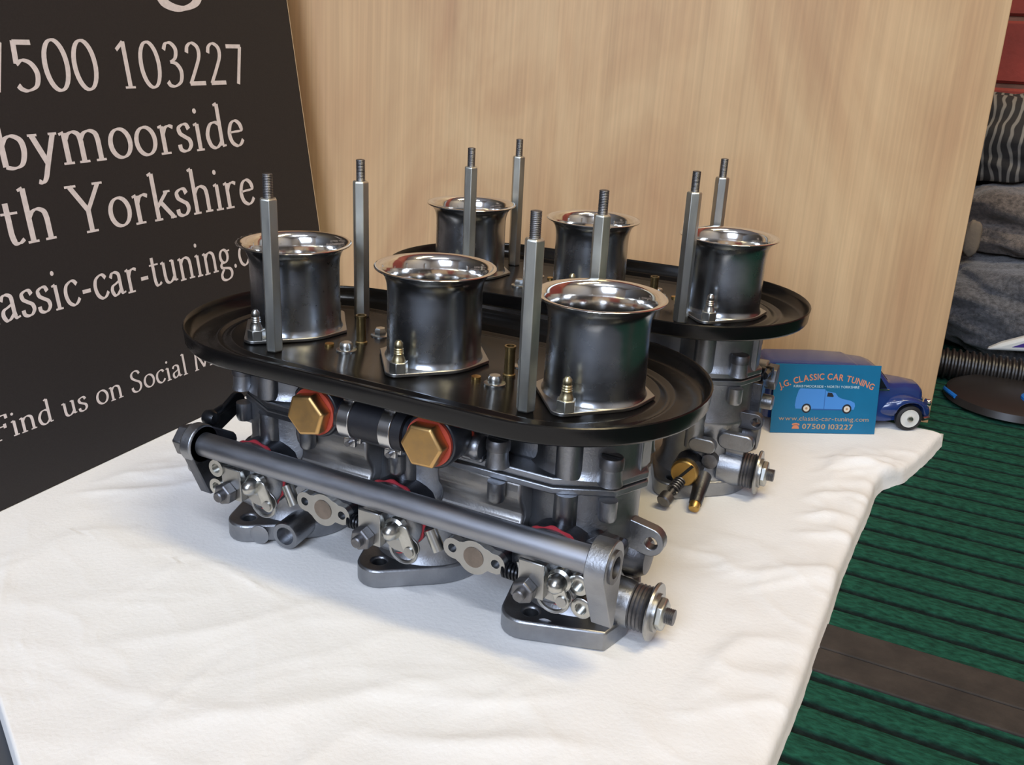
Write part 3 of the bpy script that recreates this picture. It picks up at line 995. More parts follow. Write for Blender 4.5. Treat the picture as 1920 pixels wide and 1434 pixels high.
# ---- hexagon posts with threaded tips
for (x, y, a0) in ((-0.0757, -0.0385, 0.25), (0.0742, -0.0392, 0.1), (-0.0760, 0.0405, 0.4), (0.0750, 0.0375, 0.0)):
    hp = B().lathe([(0.0040, 0.0), (0.0047, 0.0008), (0.0047, 0.0805), (0.0040, 0.0813)], (x, y, ZT), 'z', 6, a0).obj('hex_post', 'zinc', carb, bevel=0.0003, angle=20)
    B().lathe(thread(0.0026, 0.0122), (x, y, ZT + 0.0812), 'z', 16).obj('threaded_tip', 'steel', hp, angle=20)

# ---- small fittings on the tray floor
for s in (-1, 1):
    B().lathe([(0.0033, 0), (0.0033, 0.001), (0.0027, 0.0015), (0.0027, 0.0145), (0.0030, 0.0150), (0.0030, 0.0162), (0.0021, 0.0162), (0.0021, 0.010), (0, 0.010)], (s * 0.0461, -0.0015, ZT), 'z', 18).obj('brass_pipe', 'yelbrass', carb)
    for q in (-1, 1):
        x, y = s * 0.0455, q * 0.0160
        sc = B().lathe([(0, 0), (0.0056, 0), (0.0056, 0.0006), (0.0050, 0.0009), (0, 0.0009)], (x, y, ZT), 'z', 22).obj('washer', 'bright', carb)
        B().lathe([(0, 0.0009), (0.0036, 0.0009), (0.0036, 0.0034), (0.0028, 0.0046), (0.0, 0.0049)], (x, y, ZT), 'z', 18 if q < 0 else 6).obj('screw_head', 'bright', sc)
    B().lathe([(0, 0), (0.0025, 0), (0.0025, 0.0012), (0, 0.0014)], (s * 0.046 - 0.012, -0.0145, ZT), 'z', 14).obj('brass_jet', 'brass', carb)

# ---- fuel rail: two banjo unions, rubber hose, clamps
ZF, YF = 0.1005, -0.0500
for x, a0 in ((-0.0355, 0.22), (0.0330, 0.05)):
    bj = B().lathe([(0, -0.010), (0.0138, -0.010), (0.0146, -0.008), (0.0146, 0.0045), (0.0136, 0.0062), (0, 0.0062)], (x, YF, ZF), 'y-', 40).obj('banjo_union', 'banjo', carb, bevel=0.0005)
    B().lathe([(0.007, 0.0062), (0.0126, 0.0062), (0.0126, 0.0078), (0.007, 0.0078)], (x, YF, ZF), 'y-', 40, caps=False).obj('fibre_washer', 'red', bj)
    B().lathe([(0.007, -0.0116), (0.0142, -0.0116), (0.0142, -0.0100), (0.007, -0.0100)], (x, YF, ZF), 'y-', 40, caps=False).obj('fibre_washer', 'red', bj)
    bolt = B().lathe([(0, 0.0078), (0.0117, 0.0078), (0.0117, 0.0140), (0.0104, 0.0150), (0, 0.0150)], (x, YF, ZF), 'y-', 6, a0).obj('banjo_bolt', 'goldzinc', bj, bevel=0.0005, angle=25)
    B().cyl((x, YF + 0.010, ZF), (x, -0.020, ZF), 0.0105, seg=28).obj('union_boss', 'cast', carb)
# spigots and hose
B().tube([(-0.0355, YF, ZF - 0.001), (-0.010, YF, ZF - 0.001)], 0.0078, 20).obj('hose_spigot', 'banjo', carb)
B().tube([(0.0330, YF, ZF - 0.001), (0.010, YF, ZF - 0.001)], 0.0078, 20).obj('hose_spigot', 'banjo', carb)
hs = B().tube([(-0.0185, YF, ZF - 0.001), (-0.0125, YF, ZF - 0.001), (-0.0120, YF, ZF - 0.001), (0.0120, YF, ZF - 0.001), (0.0125, YF, ZF - 0.001), (0.0180, YF, ZF - 0.001)], 0.0102, 28, radii=[0.0104, 0.0104, 0.0100, 0.0100, 0.0104, 0.0104]).obj('fuel_hose', 'rubber', carb)
for x in (-0.0155, 0.0090):
    ck = B().tube([(x - 0.0034, YF, ZF - 0.001), (x + 0.0034, YF, ZF - 0.001)], 0.0112, 32).obj('hose_clamp', 'clamp', carb, bevel=0.0004)
    for sz in (1, -1):
        B().box(x - 0.0034, x + 0.0034, YF - 0.0050, YF - 0.0026, ZF - 0.001 + sz * 0.0122 - 0.0022, ZF - 0.001 + sz * 0.0122 + 0.0022).obj('clamp_ear', 'clamp', ck, bevel=0.0005)
        B().box(x - 0.0034, x + 0.0034, YF - 0.0002, YF + 0.0022, ZF - 0.001 + sz * 0.0122 - 0.0022, ZF - 0.001 + sz * 0.0122 + 0.0022).obj('clamp_ear', 'clamp', ck, bevel=0.0005)
        B().cyl((x, YF - 0.0068, ZF - 0.001 + sz * 0.0125), (x, YF + 0.004, ZF - 0.001 + sz * 0.0125), 0.0014, seg=10).obj('clamp_screw', 'steel', ck)
# delivery stub to the right of the second union, blind stub on the left
dl = B().lathe([(0.0062, 0), (0.0062, 0.0045), (0.0068, 0.0055), (0.0068, 0.0085), (0.0058, 0.0098), (0, 0.0098)], (0.0420, -0.0375, 0.0945), 'x+', 24).obj('delivery_stub', 'cast', carb)
B().lathe([(0.0062, 0), (0.0062, 0.008), (0.0052, 0.0092), (0, 0.0092)], (-0.0440, -0.0345, 0.0945), 'x-', 24).obj('delivery_stub', 'cast', carb)
B().box(0.040, 0.052, -0.0385, -0.030, 0.0862, 0.0905).obj('stub_web', 'cast', carb, bevel=0.001)

# ---- throttle linkage tube with end brackets
TY, TZ = -0.0560, 0.0625
lt = B().tube([(-0.116, TY, TZ), (0.123, TY, TZ)], 0.0068, 32).obj('linkage_tube', 'tube', carb)
# right bracket: teardrop plate bored for the shaft
tear = hull(circ(0, 0, 0.0122, 32) + circ(0.0050, -0.0330, 0.0022, 10))
rb = B().prism(tear, 0.0, 0.0100, (0.1205, TY, TZ), 'x+', holes=[circ(0.0, 0.0, 0.0056, 20)[::-1]]).obj('tube_bracket', 'cast', carb, bevel=0.0012)
B().lathe([(0.0080, 0.0125), (0.0080, 0.0138), (0.0052, 0.0138), (0.0052, 0.004), (0, 0.004)], (0.1177, TY, TZ), 'x+', 28, caps=False).obj('bearing_bush', 'steel', rb)
# arm carrying the bracket from the body
B().prism([(-0.046, 0.045), (-0.020, 0.045), (-0.020, 0.058), (-0.046, 0.066)], 0.1120, 0.1200, (0, 0, 0), 'x+').obj('bracket_arm', 'castdark', carb, bevel=0.001)
# left bracket: collar, hexagon plug, triangular arm
B().tube([(-0.1140, TY, TZ), (-0.1215, TY, TZ)], 0.0112, 32).obj('tube_collar', 'cast', carb, bevel=0.001)
B().hexp((-0.1215, TY, TZ), (-0.1290, TY, TZ), 0.0094, 0.2).obj('hex_plug', 'steel', carb, bevel=0.0008)
tri = hull(circ(0, 0, 0.0108, 28) + circ(-0.004, -0.0290, 0.0035, 10) + circ(-0.020, -0.006, 0.006, 14))
B().prism(tri, -0.0035, 0.0035, (-0.1175, TY, TZ), 'x-').obj('tube_bracket', 'castdark', carb, bevel=0.0008)
B().lathe([(0.0055, 0), (0.0055, 0.008), (0.0045, 0.009), (0, 0.009)], (-0.1205, TY + 0.006, TZ - 0.0175), 'x-', 18).obj('bracket_screw', 'cast', carb)
for (x, z) in ((-0.1035, 0.0515), (-0.1040, 0.0400)):
    B().lathe([(0.0044, -0.014), (0.0044, 0.0), (0.0050, 0.0), (0.0050, 0.0030), (0.0028, 0.0030), (0.0028, 0.0006), (0, 0.0006)], (x, -0.0560, z), 'y-', 22, caps=False).obj('socket_screw', 'bright', carb)

# ---- accelerator pump covers, red diaphragms and the levers under the tube
def wav(t):
    return 1 + 0.028 * sin(t * 13) + 0.018 * sin(t * 5 + 1)


for i in (-1, 0, 1):
    xc = i * S
    B().lathe([(0.0185, 0.020), (0.0200, 0.034), (0.0200, 0.0388)], (xc, 0, 0.0430), 'y-', 36).obj('pump_housing', 'castdark', carb, bevel=0.0008)
    B().lathe([(0.0207, 0.0392), (0.0207, 0.0402)], (xc, 0, 0.0430), 'y-', 66, wav=wav).obj('pump_diaphragm', 'redgask', carb)
    pc = B().lathe([(0.0198, 0.0402), (0.0196, 0.0425), (0.0165, 0.0460), (0.0120, 0.0490), (0.0060, 0.0505), (0, 0.0508)], (xc, 0, 0.0430), 'y-', 36).obj('pump_cover', 'cast', carb)
    # lever plate clamped by a square nut
    B().prism([(-0.0065, -0.0070), (0.0065, -0.0070), (0.0065, 0.0120), (-0.0065, 0.0120)], 0.0560, 0.0580, (xc - 0.002, 0, 0.0415), 'y-').obj('lever_clamp', 'plate', carb, bevel=0.0006)
    B().box(xc + 0.0036, xc + 0.0052, -0.0580, -0.0440, 0.0345, 0.0535).obj('lever_flange', 'plate', carb, bevel=0.0005)
    nb = B().lathe([(0, 0.0580), (0.0062, 0.0580), (0.0062, 0.0632), (0.0052, 0.0640), (0, 0.0640)], (xc - 0.0035, 0, 0.0390), 'y-', 6, 0.35).obj('clamp_nut', 'steel', carb, bevel=0.0004)
    B().lathe([(0, 0.0640), (0.0030, 0.0640), (0.0030, 0.0668), (0.0024, 0.0674), (0, 0.0674)], (xc - 0.0035, 0, 0.0390), 'y-', 16).obj('bolt_end', 'steel', nb)
    # ball joint
    bl = B().lathe([(0, 0.0500), (0.0062, 0.0500), (0.0062, 0.0535), (0.0048, 0.0545), (0.0046, 0.0570), (0.0036, 0.0600), (0.0020, 0.0615), (0, 0.0619)], (xc + 0.0110, 0, 0.0450), 'y-', 24).obj('ball_joint', 'bright', carb)
    lx = xc - (0.0075 if i == 1 else 0.0)
    # pump lever: curved strap with slotted end and a wire eye
    strap = hull(circ(0.0115, 0.000, 0.0075, 18) + circ(0.0205, -0.0030, 0.0050, 16))
    B().prism(strap, 0.0515, 0.0528, (lx, 0, 0.0400), 'y-').obj('pump_lever', 'plate', carb, bevel=0.0003)
    tab = hull(circ(0.0170, 0.0060, 0.0036, 14) + circ(0.0215, -0.0045, 0.0036, 14))
    tb = B().prism(tab, 0.0545, 0.0556, (lx, 0, 0.0400), 'y-').obj('lever_tab', 'bright', carb, bevel=0.0003)
    B().lathe([(0, 0.0556), (0.0028, 0.0556), (0.0028, 0.0564), (0, 0.0568)], (lx + 0.0212, 0, 0.0358), 'y-', 14).obj('rivet', 'plate', tb)
    ring = [(lx + 0.0150 + 0.0078 * cos(t), -0.0510, 0.0330 + 0.0070 * sin(t)) for t in [radians(-200 + 220 * k / 18) for k in range(19)]]
    B().tube(ring, 0.0011, 8).obj('wire_eye', 'plate', carb)
    # pull rod yoke and dark spring to the left of the next lever
    if i < 1:
        B().tube([(xc + 0.0285, -0.047, 0.0470), (xc + 0.0345, -0.048, 0.0370)], 0.0034, 14).obj('yoke', 'bright', carb)
        # vacuum take-off plate: lobed, two holes and a blanked centre
        pts = circ(0, 0, 0.0088, 26)
        lobes = []
        for k in range(72):
            t = 2 * pi * k / 72
            r = 0
            for (cx, cy, rr) in ((0, -0.0008, 0.0092), (-0.0118, 0.0010, 0.0056), (0.0118, -0.0006, 0.0056), (-0.006, 0, 0.0062), (0.006, 0, 0.0062)):
                bq = cx * cos(t) + cy * sin(t)
                disc = bq * bq - (cx * cx + cy * cy - rr * rr)
                if disc > 0:
                    r = max(r, bq + sqrt(disc))
            lobes.append((r * cos(t), r * sin(t)))
        tp = B().prism(lobes, 0.047, 0.0510, (xc + 0.0560, 0, 0.0420), 'y-', holes=[circ(-0.0122, 0.0010, 0.0024, 14)[::-1], circ(0.0122, -0.0006, 0.0024, 14)[::-1]]).obj('takeoff_plate', 'plate', carb, bevel=0.0003)
        B().lathe([(0, 0.0505), (0.0056, 0.0505), (0.0056, 0.0513), (0, 0.0514)], (xc + 0.0560, 0, 0.0415), 'y-', 24).obj('blanking_plug', 'tarnish', tp)
        B().prism(lobes, 0.030, 0.047, (xc + 0.0560, 0, 0.0420), 'y-').obj('takeoff_boss', 'castdark', carb)
        hx = [(xc + 0.0715 + 0.0110 * k / 60, -0.048 + 0.0036 * cos(k * pi / 5), 0.0385 + 0.0036 * sin(k * pi / 5)) for k in range(61)]
        B().tube(hx, 0.0009, 6).obj('return_spring', 'blacksteel', carb)
        B().cyl((xc + 0.070, -0.048, 0.0385), (xc + 0.084, -0.048, 0.0385), 0.0022, seg=10).obj('spring_rod', 'blacksteel', carb)
        B().tube([(xc + 0.0815, -0.049, 0.0470), (xc + 0.0855, -0.050, 0.0360)], 0.0030, 12).obj('link_end', 'bright', carb)
# two socket screws by the right-hand bracket
for (x, z) in ((0.1120, 0.0438), (0.1143, 0.0320)):
    B().lathe([(0.0046, -0.016), (0.0046, 0.0), (0.0054, 0.0), (0.0054, 0.0036), (0.0048, 0.0040), (0.0030, 0.0040), (0.0030, 0.0008), (0, 0.0008)], (x, -0.0470, z), 'y-', 24, caps=False).obj('socket_screw', 'bright', carb)

# ---- right-hand end: lug, bearing housing and throttle spindle
SY, SZ = -0.0140, 0.0178
for s in (1, -1):
    f = 'x+' if s > 0 else 'x-'
    x0 = 0.1140 if s > 0 else -0.1085
    yy = s * SY
    B().lathe([(0.0130, 0), (0.0125, 0.010), (0.0118, 0.0145)], (x0, yy, SZ), f, 28).obj('spindle_housing', 'cast', carb)
    B().lathe([(0.0112, 0.0140)] + [(0.0112 + (0.0008 if k % 2 else 0.0), 0.0150 + 0.0010 * k) for k in range(9)] + [(0.0085, 0.0245)], (x0, yy, SZ), f, 28).obj('threaded_collar', 'steel', carb)
    B().lathe([(0, 0.0245), (0.0146, 0.0245), (0.0150, 0.0253), (0.0146, 0.0265), (0, 0.0265)], (x0, yy, SZ), f, 32).obj('spindle_washer', 'plate', carb)
    B().lathe([(0.0098, 0.0265), (0.0098, 0.0280), (0.005, 0.0280)], (x0, yy, SZ), f, 28).obj('lock_tab', 'plate', carb)
    B().lathe([(0, 0.0280), (0.0086, 0.0280), (0.0086, 0.0308), (0.0074, 0.0316), (0, 0.0316)], (x0, yy, SZ), f, 6, 0.2).obj('spindle_nut', 'zinc', carb, bevel=0.0005)
    B().lathe(thread(0.0042, 0.0046), (x0 + s * 0.0314, yy, SZ), f, 16).obj('spindle_end', 'steel', carb)
    # cast shroud above the spindle
    B().lathe([(0.0132, 0), (0.0120, 0.012), (0.0090, 0.0165), (0, 0.0175)], (s * 0.1120, s * 0.004, 0.0360), f, 28).obj('end_shroud', 'castdark', carb)
    # lug with an oblong hole
    lug = hull(circ(0.0, 0, 0.0078, 20) + circ(-0.016, 0.003, 0.0078, 20))
    if s > 0:
        B().prism(lug, -0.0032, 0.0032, (s * 0.1300, s * -0.0020, 0.0500), 'y-' if s > 0 else 'y+', holes=[circ(0.0012, -0.0004, 0.0034, 14)[::-1]]).obj('end_lug', 'cast', carb, bevel=0.0008)
# diagonal brace on the last barrel
B().tube([(0.108, -0.024, 0.0560), (0.118, -0.033, 0.0500)], 0.0052, 14).obj('brace', 'castdark', carb)
B().box(0.100, 0.1225, -0.030, -0.010, 0.0440, 0.0530).obj('end_block', 'castdark', carb, bevel=0.003)

# ---- extra linkage on the left-hand end
B().prism(hull(circ(0, 0, 0.006, 16) + circ(0.026, -0.012, 0.0045, 14)), -0.0015, 0.0015, (-0.1230, -0.0200, 0.0740), 'x-').obj('throttle_lever', 'blacksteel', carb, bevel=0.0004)
B().tube([(-0.1240, -0.0200, 0.0740), (-0.1240, -0.0380, 0.0715)], 0.0028, 10).obj('link_rod', 'blacksteel', carb)
B().lathe([(0, 0), (0.0042, 0.001), (0.0050, 0.0045), (0.0035, 0.0080), (0, 0.009)], (-0.1280, -0.0400, 0.0705), 'x+', 16).obj('ball_socket', 'blacksteel', carb)
B().box(-0.1265, -0.1140, -0.0045, -0.0020, 0.0460, 0.0740).obj('linkage_bracket', 'castdark', carb, bevel=0.0006)
B().tube([(-0.112, -0.012, 0.0660), (-0.1255, -0.012, 0.0660)], 0.0065, 18).obj('lever_pivot', 'castdark', carb)
lug = hull(circ(0.0, 0, 0.0058, 18) + circ(-0.012, 0.0, 0.0058, 18))
B().prism(lug, -0.003, 0.003, (-0.1265, 0.0100, 0.0520), 'y+', holes=[circ(0.001, 0, 0.003, 14)[::-1]]).obj('end_lug', 'castdark', carb, bevel=0.0008)
B().prism(lug, -0.003, 0.003, (-0.1240, 0.0220, 0.0400), 'y+').obj('end_lug', 'cast', carb, bevel=0.0008)
B().cyl((-0.112, 0.016, 0.0320), (-0.1235, 0.016, 0.0320), 0.0045, seg=16).obj('end_pin', 'cast', carb)

# ---- mixture screws on the back of each barrel
for i in (-1, 0, 1):
    xc = i * S
    bs = B().lathe([(0, 0), (0.0090, 0), (0.0090, 0.0040), (0.0082, 0.0050), (0, 0.0050)], (xc + 0.0015, 0.0400, 0.0195), 'y+', 26).obj('inspection_plug', 'brass', carb, bevel=0.0004)
    B().prism([(-0.0086, -0.0010), (0.0086, -0.0010), (0.0086, 0.0010), (-0.0086, 0.0010)], 0.0046, 0.0052, (xc + 0.0015, 0.0400, 0.0195), FR['y+'] @ Matrix.Rotation(0.9, 3, 'Z')).obj('screw_slot', 'gasket', bs)
    B().cyl((xc + 0.0015, 0.020, 0.0195), (xc + 0.0015, 0.0402, 0.0195), 0.0098, seg=24).obj('plug_boss', 'castdark', carb)
    # sprung idle screw
    p0, p1 = Vector((xc + 0.0010, 0.034, 0.0165)), Vector((xc + 0.0075, 0.060, 0.0075))
    d = (p1 - p0)
    B().cyl(p0, p1, 0.0020, seg=12).obj('idle_screw', 'steel', carb)
    F = frame_of(d)
    B().tube([p0 + d * 0.15 + F @ Vector((0.0036 * cos(k * pi / 5), 0.0036 * sin(k * pi / 5), d.length * 0.6 * k / 80)) for k in range(81)], 0.0007, 6).obj('idle_spring', 'steel', carb)
    B().lathe([(0, 0), (0.0048, 0), (0.0048, 0.0055), (0.0040, 0.0065), (0, 0.0065)], p1 - d * 0.05, d, 20).obj('screw_head', 'steel', carb)
    B().lathe([(0.0060, 0), (0.0060, 0.010)], p0 - d * 0.25, d, 18).obj('screw_boss', 'cast', carb)
    # brass mixture screw
    p0, p1 = Vector((xc - 0.0095, 0.034, 0.0160)), Vector((xc - 0.0105, 0.0555, 0.0055))
    d = (p1 - p0)
    B().cyl(p0, p1, 0.0055, 0.0042, seg=18).obj('mixture_housing', 'castdark', carb)
    B().lathe([(0, 0), (0.0036, 0), (0.0036, 0.0040), (0.0030, 0.0048), (0, 0.0048)], p1, d, 14).obj('mixture_screw', 'brass', carb)
    # lug above the screws
    lug = hull(circ(0.0, 0, 0.0050, 18) + circ(-0.008, 0.0, 0.0050, 18))
    B().prism(lug, 0.0280, 0.0345, (xc - 0.010, 0.0, 0.0370), 'y+').obj('barrel_lug', 'cast', carb, bevel=0.0008)
    B().lathe([(0.0052, 0), (0.0052, 0.006), (0, 0.007)], (xc - 0.0120, 0.0270, 0.0265), 'y+', 18).obj('air_screw', 'steel', carb)

tag(carb, 'triple downdraft carburettor nearest the camera, with brass banjo bolts and steel linkage tube', 'carburettor', 'pair of triple carburettors')


def copy_tree(o, parent=None):
    c = o.copy()
    COL.objects.link(c)
    c.parent = parent
    for ch in o.children:
        copy_tree(ch, c)
    return c


carb2 = copy_tree(carb)
carb2.location = (CARB2[0], CARB2[1], 0)
carb2.rotation_euler = (0, 0, pi + CARB2_YAW)
carb2['label'] = 'triple downdraft carburettor at the back, turned round in front of the plywood'

# ------------------------------------------------------------------ business card and toy van
KY = 0.5407
KP = Vector((0.1301, 0.2952, 0.0004))
KA = Vector((cos(KY), sin(KY), 0))
KL = 0.17
KU = Vector((-sin(KY) * sin(KL), cos(KY) * sin(KL), cos(KL)))
KN = KA.cross(KU).normalized()           # towards the camera
card = empty('business_card', KP)
tag(card, 'teal business card with orange lettering propped against the toy van', 'card')


def kp(u, v, d=0.0):
    return KA * u + KU * v + KN * d


b = B()
b.loft([[kp(0, 0, d), kp(0.085, 0, d), kp(0.085, 0.055, d), kp(0, 0.055, d)] for d in (-0.0005, 0.0)])
b.obj('card_stock', 'card', card, flat=True)


def flat_poly(name, polys, material, d):
    b = B()
    for k, P in enumerate(polys):
        b.bm.faces.new([b.bm.verts.new(kp(x, y, d + k * 2e-6)) for x, y in P])
    bmesh.ops.triangulate(b.bm, faces=b.bm.faces[:])
    return b.obj(name, material, card, flat=True, recalc=False)


def text_mesh(txt, size, place, name, material, spacing=1.0, bold=0.0):
    """place(centre_u, glyph) -> function mapping local glyph xy to card uv"""
    out = B()
    pen = 0.0
    items = []
    for ch in txt:
        cu = bpy.data.curves.new('t', 'FONT')
        cu.body = ch if ch != ' ' else 'n'
        cu.size = size
        cu.offset = bold
        cu.resolution_u = 3
        to = bpy.data.objects.new('t', cu)
        COL.objects.link(to)
        bpy.context.view_layer.update()
        me = bpy.data.meshes.new_from_object(to.evaluated_get(bpy.context.evaluated_depsgraph_get()))
        xs = [v.co.x for v in me.vertices] or [0, 0]
        wdt = max(xs) - min(xs)
        if ch == ' ':
            items.append((None, pen, 0, 0))
            pen += size * 0.30 * spacing
        else:
            items.append((me, pen, min(xs), wdt))
            pen += (wdt + size * 0.085) * spacing
        bpy.data.objects.remove(to)
        bpy.data.curves.remove(cu)
    total = pen
    for me, p0, mn, wdt in items:
        if me is None:
            continue
        fn = place(p0, wdt, total)
        vs_ = [out.bm.verts.new(fn(v.co.x - mn, v.co.y)) for v in me.vertices]
        for p in me.polygons:
            try:
                out.bm.faces.new([vs_[k] for k in p.vertices])
            except ValueError:
                pass
        bpy.data.meshes.remove(me)
    return out.obj(name, material, card, flat=True, recalc=False)


def straight(u0, u1, v, d=0.00012):
    def place(p0, wdt, total):
        k = (u1 - u0) / total
        return lambda x, y: kp(u0 + (p0 + x) * k, v + y, d)
    return place


def arched(u0, u1, vmid, vend, d=0.00012):
    # letters follow a shallow arch through (u0, vend), (mid, vmid), (u1, vend)
    hw, sg = (u1 - u0) / 2, vmid - vend
    R = (hw * hw + sg * sg) / (2 * sg)
    half = math.asin(hw / R)

    def place(p0, wdt, total):
        t = (p0 + wdt / 2) / total
        a = -half + 2 * half * t
        cx, cy = (u0 + u1) / 2 + R * sin(a), vmid - R + R * cos(a)
        k = 2 * half * R / total

        def fn(x, y):
            xx = (x - wdt / 2) * k
            return kp(cx + xx * cos(a) + y * sin(a), cy - xx * sin(a) + y * cos(a), d)
        return fn
    return place


text_mesh('J.G. CLASSIC CAR TUNING', 0.0070, arched(0.0050, 0.0800, 0.0432, 0.0352), 'lettering', 'cardorange', bold=0.00012)
text_mesh('KIRKBYMOORSIDE \u2022 NORTH YORKSHIRE', 0.0027, straight(0.0158, 0.0690, 0.0366), 'lettering', 'cardwhite', bold=0.00003)
text_mesh('www.classic-car-tuning.com', 0.0052, straight(0.0060, 0.0795, 0.0100), 'lettering', 'cardgold')
text_mesh('07500 103227', 0.0058, straight(0.0255, 0.0675, 0.0034), 'lettering', 'cardgold', bold=0.00012)
# telephone symbol
flat_poly('telephone_mark', [[(0.0172, 0.0033), (0.0232, 0.0033), (0.0228, 0.0050), (0.0214, 0.0062), (0.0190, 0.0062), (0.0176, 0.0050)],
                             [(0.0170, 0.0062), (0.0184, 0.0060), (0.0186, 0.0068), (0.0218, 0.0068), (0.0220, 0.0060), (0.0234, 0.0062), (0.0230, 0.0075), (0.0202, 0.0080), (0.0174, 0.0075)]], 'cardorange', 0.00012)
# printed van
flat_poly('printed_van', [[(0.0188, 0.0195), (0.0660, 0.0195), (0.0668, 0.0225), (0.0662, 0.0250), (0.0625, 0.0268), (0.0560, 0.0280), (0.0525, 0.0295), (0.0498, 0.0328), (0.0430, 0.0338), (0.0410, 0.0356), (0.0215, 0.0358), (0.0202, 0.0345), (0.0186, 0.0285), (0.0180, 0.0220)]], 'cardblue', 0.00012)
flat_poly('printed_lines', [[(0.0415, 0.0195), (0.0419, 0.0195), (0.0419, 0.0350), (0.0415, 0.0350)], [(0.0325, 0.0188), (0.0565, 0.0188), (0.0565, 0.0197), (0.0325, 0.0197)]], 'cardblue2', 0.00015)  # upright line and lower strip in darker blue ink
flat_poly('printed_window', [[(0.0432, 0.0297), (0.0480, 0.0293), (0.0488, 0.0300), (0.0472, 0.0326), (0.0438, 0.0330)]], 'cardblack', 0.00018)
for wu_ in (0.0275, 0.0603):
    flat_poly('printed_tyre', [circ(wu_, 0.0200, 0.0038, 20)], 'cardblack', 0.00018)
    flat_poly('printed_wheel', [circ(wu_, 0.0199, 0.0025, 18)], 'cardpale', 0.00022)
    flat_poly('printed_hubcap', [circ(wu_, 0.0199, 0.0010, 12)], 'cardgold', 0.00025)

# toy van
VY = KY - 0.04
van = empty('toy_van', (0, 0, 0), VY)
vside = KP + KA * (-0.0035) + Vector((-sin(KY), cos(KY), 0)) * 0.0130
VW = 0.0235
van.location = (vside.x - sin(VY) * VW, vside.y + cos(VY) * VW, 0.0)
tag(van, 'blue toy delivery van with white wheels behind the teal card', 'toy van')


def vsec(x, w0, w1, zb, zt, rr):
    # section across the van: sides from zb to zt with rounded top corners
    pts = [(x, -w0, zb), (x, -w0 * 1.0, zb + 0.4 * (zt - zb))]
    for k in range(6):
        t = radians(90 * k / 5)
        pts.append((x, -(w1 - rr + rr * cos(t)), zt - rr + rr * sin(t)))
    return pts + [(p[0], -p[1], p[2]) for p in pts[::-1]]


b = B()
b.loft([vsec(0.000, .0205, .0185, .010, .047, .010), vsec(0.0015, .0222, .0205, .0082, .0515, .010), vsec(0.006, .0230, .0215, .0078, .0532, .009), vsec(0.045, .0232, .0218, .0078, .0538, .009),
        vsec(0.0700, .0232, .0215, .0078, .0530, .009), vsec(0.0780, .0230, .0205, .0078, .0500, .009)])
b.obj('van_box', 'vanblue', van, angle=50)
b = B()
b.loft([vsec(0.0700, .0226, .0195, .0078, .0520, .008), vsec(0.0860, .0224, .0185, .0078, .0505, .008), vsec(0.0920, .0224, .0182, .0078, .0485, .008), vsec(0.1010, .0222, .0185, .0078, .0385, .007), vsec(0.1060, .0205, .0165, .0078, .0368, .008),
        vsec(0.1180, .0175, .0135, .0078, .0360, .008), vsec(0.1290, .0150, .0115, .0085, .0345, .008), vsec(0.1330, .0130, .0095, .010, .0310, .007), vsec(0.1345, .010, .007, .012, .0250, .006)])
b.obj('cab', 'vanblue', van, angle=40)
for s in (-1, 1):
    # front wings
    fn_ = []
    for k in range(25):
        t = k / 24
        x = 0.092 + 0.0450 * t
        zt = 0.0125 + 0.0165 * sin(pi * min(1, 0.12 + t * 0.80)) ** 0.7
        wdt = 0.0105 * (sin(pi * min(1, 0.10 + 0.85 * t)) ** 0.5)
        ring = []
        for j in range(13):
            a = pi * j / 12
            zl = 0.0100
            if abs(x - 0.1195) < 0.0120:
                zl = max(zl, 0.0109 + sqrt(0.0120 ** 2 - (x - 0.1195) ** 2))
            zl = min(zl, zt - 0.001)
            ring.append((x, s * (0.0120 + (wdt + 0.0030) * sin(a) ** 0.6), zl + (zt - zl) * (cos(a) * 0.5 + 0.5)))
        fn_.append(ring)
    B().loft(fn_, closed=True).obj('front_wing', 'vanblue', van, angle=60)
    for wx in (0.0300, 0.1195):
        wh = B().lathe([(0, -0.0035), (0.0085, -0.0035), (0.0104, -0.0025), (0.0108, 0), (0.0104, 0.0025), (0.0085, 0.0035), (0.0074, 0.0032)], (wx, s * 0.0205, 0.0109), 'y-' if s < 0 else 'y+', 32).obj('tyre', 'tyre', van)
        B().lathe([(0.0076, 0.0030), (0.0074, 0.0038), (0.0050, 0.0034), (0.0034, 0.0042), (0, 0.0044)], (wx, s * 0.0205, 0.0109), 'y-' if s < 0 else 'y+', 28).obj('wheel', 'hub', wh)
        B().lathe([(0.0026, 0.0040), (0.0022, 0.0052), (0, 0.0056)], (wx, s * 0.0205, 0.0109), 'y-' if s < 0 else 'y+', 18).obj('hubcap', 'bright', wh)
    hl = B().lathe([(0.0034, 0), (0.0036, 0.0020), (0.0026, 0.0034), (0, 0.0040)], (0.1335, s * 0.0165, 0.0225), 'x+', 20).obj('headlamp', 'chrome', van)
    # side windows
    b = B()
    b.prism([(0.0800, 0.0355), (0.0970, 0.0355), (0.0905, 0.0440), (0.0800, 0.0455)], 0.0, 0.0022, (0, s * 0.0206, 0), Matrix(((1, 0, 0), (0, 0, s), (0, 1, 0))))
    b.obj('side_window', 'glass', van)
    B().box(0.0770, 0.0990, s * 0.0224 - 0.0006, s * 0.0224 + 0.0006, 0.0340, 0.0348).obj('waist_trim', 'chrome', van)
b = B()
b.loft([[(0.0915, -0.0110, 0.0470), (0.0915, 0.0110, 0.0470), (0.0995, 0.0125, 0.0385), (0.0995, -0.0125, 0.0385)], [(0.0939, -0.0110, 0.0472), (0.0939, 0.0110, 0.0472), (0.1008, 0.0125, 0.0393), (0.1008, -0.0125, 0.0393)]])
b.obj('windscreen', 'glass', van)
